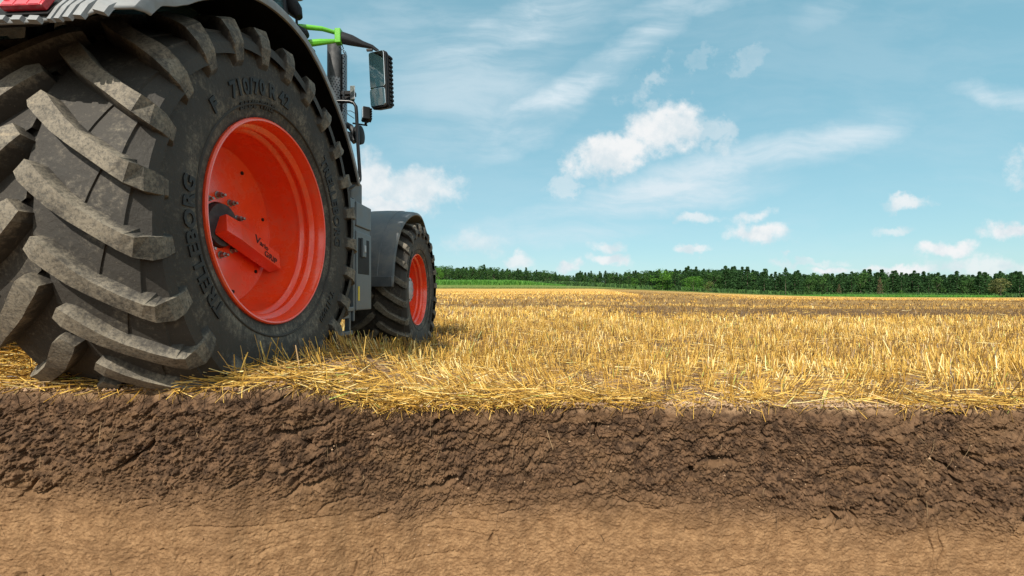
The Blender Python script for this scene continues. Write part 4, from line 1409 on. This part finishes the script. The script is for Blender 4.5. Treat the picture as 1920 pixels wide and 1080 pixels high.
# ---- mirror, arm
Lp = loc_at
g1 = MB()
pa = Lp(548, 60, 3.60); pb = Lp(632, 66, 3.74)
up1 = [Lp(545, 50, 3.60), Lp(575, 51, 3.64), Lp(604, 54, 3.68), Lp(628, 61, 3.73)]
lo1 = [Lp(545, 84, 3.60), Lp(572, 82, 3.64), Lp(600, 79, 3.68), Lp(628, 77, 3.73)]
g1.tube(up1, [.026, .022, .020, .018], 8, flat=.9); g1.tube(lo1, [.034, .032, .028, .018], 8, flat=.7)
pc = Lp(635, 69, 3.74)
g1.box(pc, (.05, .055, .12)); g1.build('mirror_bracket', M['green'], TR, bevel=.008)
b = MB(); b.tube([Lp(540, 55, 3.56), Lp(560, 66, 3.58), Lp(577, 62, 3.62)], [.05, .075, .03], 10); b.box(Lp(580, 97, 3.68), (.07, .08, .06)); b.build('bracket_pivot', M['black'], TR, bevel=.01)
a1 = MB()
pts = [Lp(638, 70, 3.75), Lp(660, 76, 3.77), Lp(680, 83, 3.79), Lp(698, 88, 3.81), Lp(708, 95, 3.82), Lp(710, 104, 3.82)]
a1.tube(pts, [.052, .045, .028, .018, .014, .012], 10, flat=.55)
a1.tube([Lp(641, 84, 3.77), Lp(644, 91, 3.77), Lp(640, 94, 3.77), Lp(636, 88, 3.77)], .004, 6)
a1.box(Lp(693, 94, 3.8), (.05, .02, .015))
MA = a1.build('mirror_arm', M['gloss'], TR, smooth=True)
# mirror head
mc = Vector(Lp(712, 151, 3.82)); RM = Matrix.Rotation(radians(-2), 3, 'Y') @ Matrix.Rotation(radians(-14), 3, 'Z')


def rrect(w_, h_, r_, n=5):
    P_ = []
    for (cx_, cz_, a0) in ((w_ / 2 - r_, h_ / 2 - r_, 0), (-w_ / 2 + r_, h_ / 2 - r_, 90), (-w_ / 2 + r_, -h_ / 2 + r_, 180), (w_ / 2 - r_, -h_ / 2 + r_, 270)):
        for i_ in range(n + 1):
            a = radians(a0 + 90 * i_ / n); P_.append((cx_ + r_ * cos(a), cz_ + r_ * sin(a)))
    return P_


def plate(w_, h_, r_, y0, y1, c, R, nm, m, parent, sc=1.0, off=(0, 0)):
    P_ = rrect(w_, h_, r_); n = len(P_); V = [c + R @ Vector((a + off[0], y0, b_ + off[1])) for a, b_ in P_] + [c + R @ Vector((a * sc + off[0], y1, b_ * sc + off[1])) for a, b_ in P_]
    mb = MB(); mb.add(V, [tuple(range(n)), tuple(range(n, 2 * n))[::-1]] + [(i_, (i_ + 1) % n, n + (i_ + 1) % n, n + i_) for i_ in range(n)])
    return mb.build(nm, M[m], parent, bevel=.003)


MH = plate(.165, .485, .028, 0, .085, mc, RM, 'mirror_housing', 'black', TR, .88)
GR_ = RM @ Matrix.Rotation(radians(1.5), 3, 'X')
plate(.146, .300, .02, -.006, .002, mc + RM @ Vector((-.004, -.030, .080)), GR_, 'mirror_glass', 'mirror', MH)
plate(.142, .148, .02, -.006, .002, mc + RM @ Vector((-.004, -.030, -.152)), GR_ @ Matrix.Rotation(radians(2.5), 3, 'Z'), 'mirror_glass', 'mirror', MH)
plate(.158, .474, .026, -.024, .001, mc, RM, 'mirror_frame', 'black', MH, 1.0)
for q in range(12):
    p_ = mc + RM @ Vector((.083, .045, .2 - q * .036)); MB().box(p_, (.012, .05, .018), RM).build('cooling_rib', M['black'], MH)
# hanging lamp at the roof corner and its rod
b = MB(); b.tube([Lp(533, -12, 3.6), Lp(543, 4, 3.6), Lp(553, 20, 3.6), Lp(561, 33, 3.6)], [.05, .062, .06, .03], 14); UM = b.build('upper_lamp', M['black'], TR, smooth=True)
b = MB(); b.tube([Lp(556, 33, 3.6), Lp(557, 60, 3.6), Lp(558, 84, 3.6)], .010, 8); b.build('lamp_rod', M['black'], UM)

# ---- exhaust
ex = MB(); pt = Lp(627, 84, 4.1); pb_ = Lp(629, 400, 4.1)
exx, exy = pt[0] + .0, pt[1]
V = []; n_ = 28
ex.tube([(exx, exy, 1.2), (exx, exy, 2.3), (exx, exy, pt[2] - .02)], .062, 24, caps=False)
ex.tube([(exx, exy, pt[2] - .02), (exx - .0, exy, pt[2])], [.062, .058], 24, caps=False)
EX = ex.build('exhaust_pipe', M['cast'], TR, smooth=True)


def perf_cyl(cx_, cy_, r_, z0, z1, nm, parent, a0=0, a1=360):
    n = 40; V = []; U = []
    for z_ in (z0, z1):
        for k_ in range(n + 1):
            a = radians(a0 + (a1 - a0) * k_ / n); V.append((cx_ + r_ * cos(a), cy_ + r_ * sin(a), z_)); U += [r_ * a, z_, 0]
    F = [(k_, k_ + 1, n + 2 + k_, n + 1 + k_) for k_ in range(n)]
    mb = MB(); mb.add(V, F); o_ = mb.build(nm, M['perf'], parent, smooth=True)
    at = o_.data.attributes.new('sheet', 'FLOAT_VECTOR', 'POINT'); at.data.foreach_set('vector', U)
    return o_


zz = lambda row: CAMZ + (556 - row) / 842 * 4.1
perf_cyl(exx + .02, exy, .088, zz(345), zz(98), 'heat_shield', EX, -30, 120)
perf_cyl(exx, exy, .082, zz(345), zz(150), 'heat_shield', EX, 150, 330)
perf_cyl(exx + .02, exy - .02, .094, zz(365), zz(215), 'heat_shield', EX, 180, 400)
b = MB(); b.box((exx + .035, exy + .07, (zz(95) + zz(340)) / 2), (.10, .03, zz(95) - zz(340))); b.build('shield_bracket', M['gloss'], EX, bevel=.006)
# lower perforated screen and the strip beside it
b = MB(); q0 = Lp(640, 330, 3.85); q1 = Lp(661, 372, 3.95)
b.box(((q0[0] + q1[0]) / 2 - .03, (q0[1] + q1[1]) / 2 + .1, 1.42), (.16, .25, .34)); b.build('air_duct', M['dgrey'], TR, bevel=.02)
# handrail
b = MB(); b.tube([Lp(612, 190, 3.86), Lp(640, 190, 3.86), Lp(655, 190.5, 3.87), Lp(663, 193, 3.87), Lp(667.5, 200, 3.87), Lp(668.5, 212, 3.87), Lp(671, 270, 3.88), Lp(675, 330, 3.9), Lp(675, 337, 3.9), Lp(672, 342, 3.88), Lp(660, 350, 3.8), Lp(645, 358, 3.72)], .0145, 10)
b.build('handrail', M['gloss'], TR, smooth=True)
# air pipes
b = MB()
b.tube([Lp(610, 226, 4.15), Lp(640, 229, 4.15), Lp(657, 238, 4.15), Lp(668, 255, 4.15)], .028, 12)
b.tube([Lp(610, 244, 4.15), Lp(640, 247, 4.15), Lp(655, 253, 4.15), Lp(666, 266, 4.15)], .028, 12)
AP = b.build('intake_pipe', M['cast'], TR, smooth=True)
q = Lp(674, 253, 4.15); b = MB(); b.revolve([(-.035, .001), (-.035, .07), (-.01, .088), (.02, .082), (.028, .05), (.028, .001)], 28, c=q); b.build('intake_cap', M['black'], AP, smooth=True)


def worklight(px, row, y_, s_, az, nm='work_light'):
    c = Vector(Lp(px, row, y_)); R = Matrix.Rotation(radians(az), 3, 'Z')
    mb = MB()
    mb.box(c, (s_ * .55, s_, s_), R)
    for k_ in range(5): mb.box(c + R @ Vector((s_ * .34, 0, s_ * (-.4 + .2 * k_))), (s_ * .25, s_ * .9, s_ * .09), R)
    mb.box(c + Vector((0, 0, -s_ * .62)), (s_ * .2, s_ * .3, s_ * .35), R)
    mb.box(c + Vector((-s_ * .5, 0, -s_ * .8)), (s_ * 1.2, s_ * .2, s_ * .1), R)
    o_ = mb.build(nm, M['black'], TR, bevel=.004)
    g = MB(); g.box(c + R @ Vector((-s_ * .30, 0, 0)), (s_ * .08, s_ * .9, s_ * .9), R); g.build('lamp_glass', M['lampglass'], o_, bevel=.003)
    return o_


worklight(686, 215, 3.95, .105, 28)
c = Lp(657, 176, 4.1); b = MB(); b.box((c[0] - .02, c[1], c[2]), (.13, .06, .035)); b.box((c[0] - .02, c[1], c[2] - .045), (.10, .05, .03)); WL = b.build('side_lamp', M['black'], TR, bevel=.004)
b = MB(); b.box((c[0] + .035, c[1] - .035, c[2] - .005), (.045, .012, .125)); b.build('lamp_glass', M['lampglass'], WL, bevel=.004)
b = MB(); b.tube([Lp(664, 222, 3.9), Lp(652, 214, 3.9), Lp(650, 208, 3.9), Lp(658, 208, 3.9), Lp(668, 214, 3.9)], .003, 6); b.build('lamp_cable', M['black'], TR)

# ---- step box and side panel
XP = 1.285
b = MB(); b.box((XP - .26, 1.34, .905), (.50, .36, .90)); SP = b.build('side_panel', M['mgrey'], TR, bevel=.022, seg=3)
b = MB(); b.box((XP - .005, 1.335, 1.245), (.02, .335, .20)); b.build('upper_cover', M['mgrey'], SP, bevel=.008)
b = MB(); b.box((XP - .004, 1.335, .775), (.018, .34, .66)); DR = b.build('access_door', M['mgrey'], SP, bevel=.010)
b = MB(); b.box((XP + .005, 1.325, .90), (.006, .24, .30)); GR = b.build('door_grille', M['black'], SP, bevel=.004)
b = MB(); b.box((XP + .014, 1.30, .975), (.02, .075, .16)); b.box((XP + .024, 1.30, .965), (.016, .035, .06), mi=1); b.build('door_latch', [M['mgrey'], M['white']], SP, bevel=.004)
b = MB(); b.box((XP + .007, 1.215, .585), (.003, .03, .12)); b.build('warning_sticker', M['yellow'], SP)
# ladder column in front of it
b = MB()
b.box((XP - .02, 1.125, .86), (.05, .028, 1.0)); b.box((XP - .02, .86, .86), (.05, .03, 1.0)); b.box((XP - .02, .99, 1.30), (.05, .27, .10))
LD = b.build('step_frame', M['mgrey'], TR, bevel=.006)
for z_ in (1.02, .74, .46):
    b = MB(); b.box((XP - .03, .99, z_), (.08, .25, .035)); b.box((XP - .02, .99, z_ - .05), (.03, .13, .05)); b.build('step_tread', M['mgrey'], LD, bevel=.006)
b = MB(); b.box((XP - .34, .99, .88), (.40, .26, .9)); b.build('step_recess', M['black'], LD)
b = MB(); b.box((XP - .03, 1.08, .36), (.04, .03, .18)); b.box((XP - .03, .98, .27), (.06, .26, .03)); b.build('lower_step', M['mgrey'], LD, bevel=.004)
b = MB(); b.box((.72, 1.9, .95), (.5, 1.1, .45)); b.box((.50, 2.2, 1.15), (.2, 1.9, .6)); b.build('fuel_tank', M['black'], TR, bevel=.04)


# ---- front mudguard
def mudguard(sx=1):
    V = []; angs = np.concatenate([np.linspace(1, 60, 16), np.linspace(64, 122, 18)])
    for a in angs:
        r_ = .945
        tip = float(sstep(95, 122, a))
        w = 1.292 + .03 * float(sstep(40, 80, a)) - .03 * tip
        pr = [(w - .006, r_ - .045), (w, r_ - .030), (w - .012, r_ - .004), (w - .05, r_ + .004), (w - .16, r_ + .012), (w - .165, r_ + .018), (w - .34, r_ + .022), (w - .50, r_ + .018), (w - .62, r_ + .004), (w - .64, r_ - .03)]
        n = len(pr)
        for x_, rr in pr:
            V.append((sx * x_, WB - cos(radians(a)) * (rr + .02 * tip), AXF + sin(radians(a)) * rr))
    F = [(i_ * n + j, i_ * n + j + 1, i_ * n + n + j + 1, i_ * n + n + j) for i_ in range(len(angs) - 1) for j in range(n - 1)]
    mb = MB(); mb.add(V, F); o_ = mb.build('front_mudguard', M['dgrey'], TR, smooth=True)
    so = o_.modifiers.new('thickness', 'SOLIDIFY'); so.thickness = .009; so.offset = -1
    b_ = MB(); b_.tube([(sx * .9, WB, AXF + .2), (sx * .72, WB - .1, 1.2), (sx * .8, WB - .1, 1.55)], .03, 8); b_.build('mudguard_stay', M['cast'], o_)
    b_ = MB(); b_.box((sx * 1.03, WB - .962, AXF + .07), (.52, .022, .11)); b_.build('mud_flap', M['dgrey'], o_, bevel=.006)
    return o_


mudguard(1); mudguard(-1)
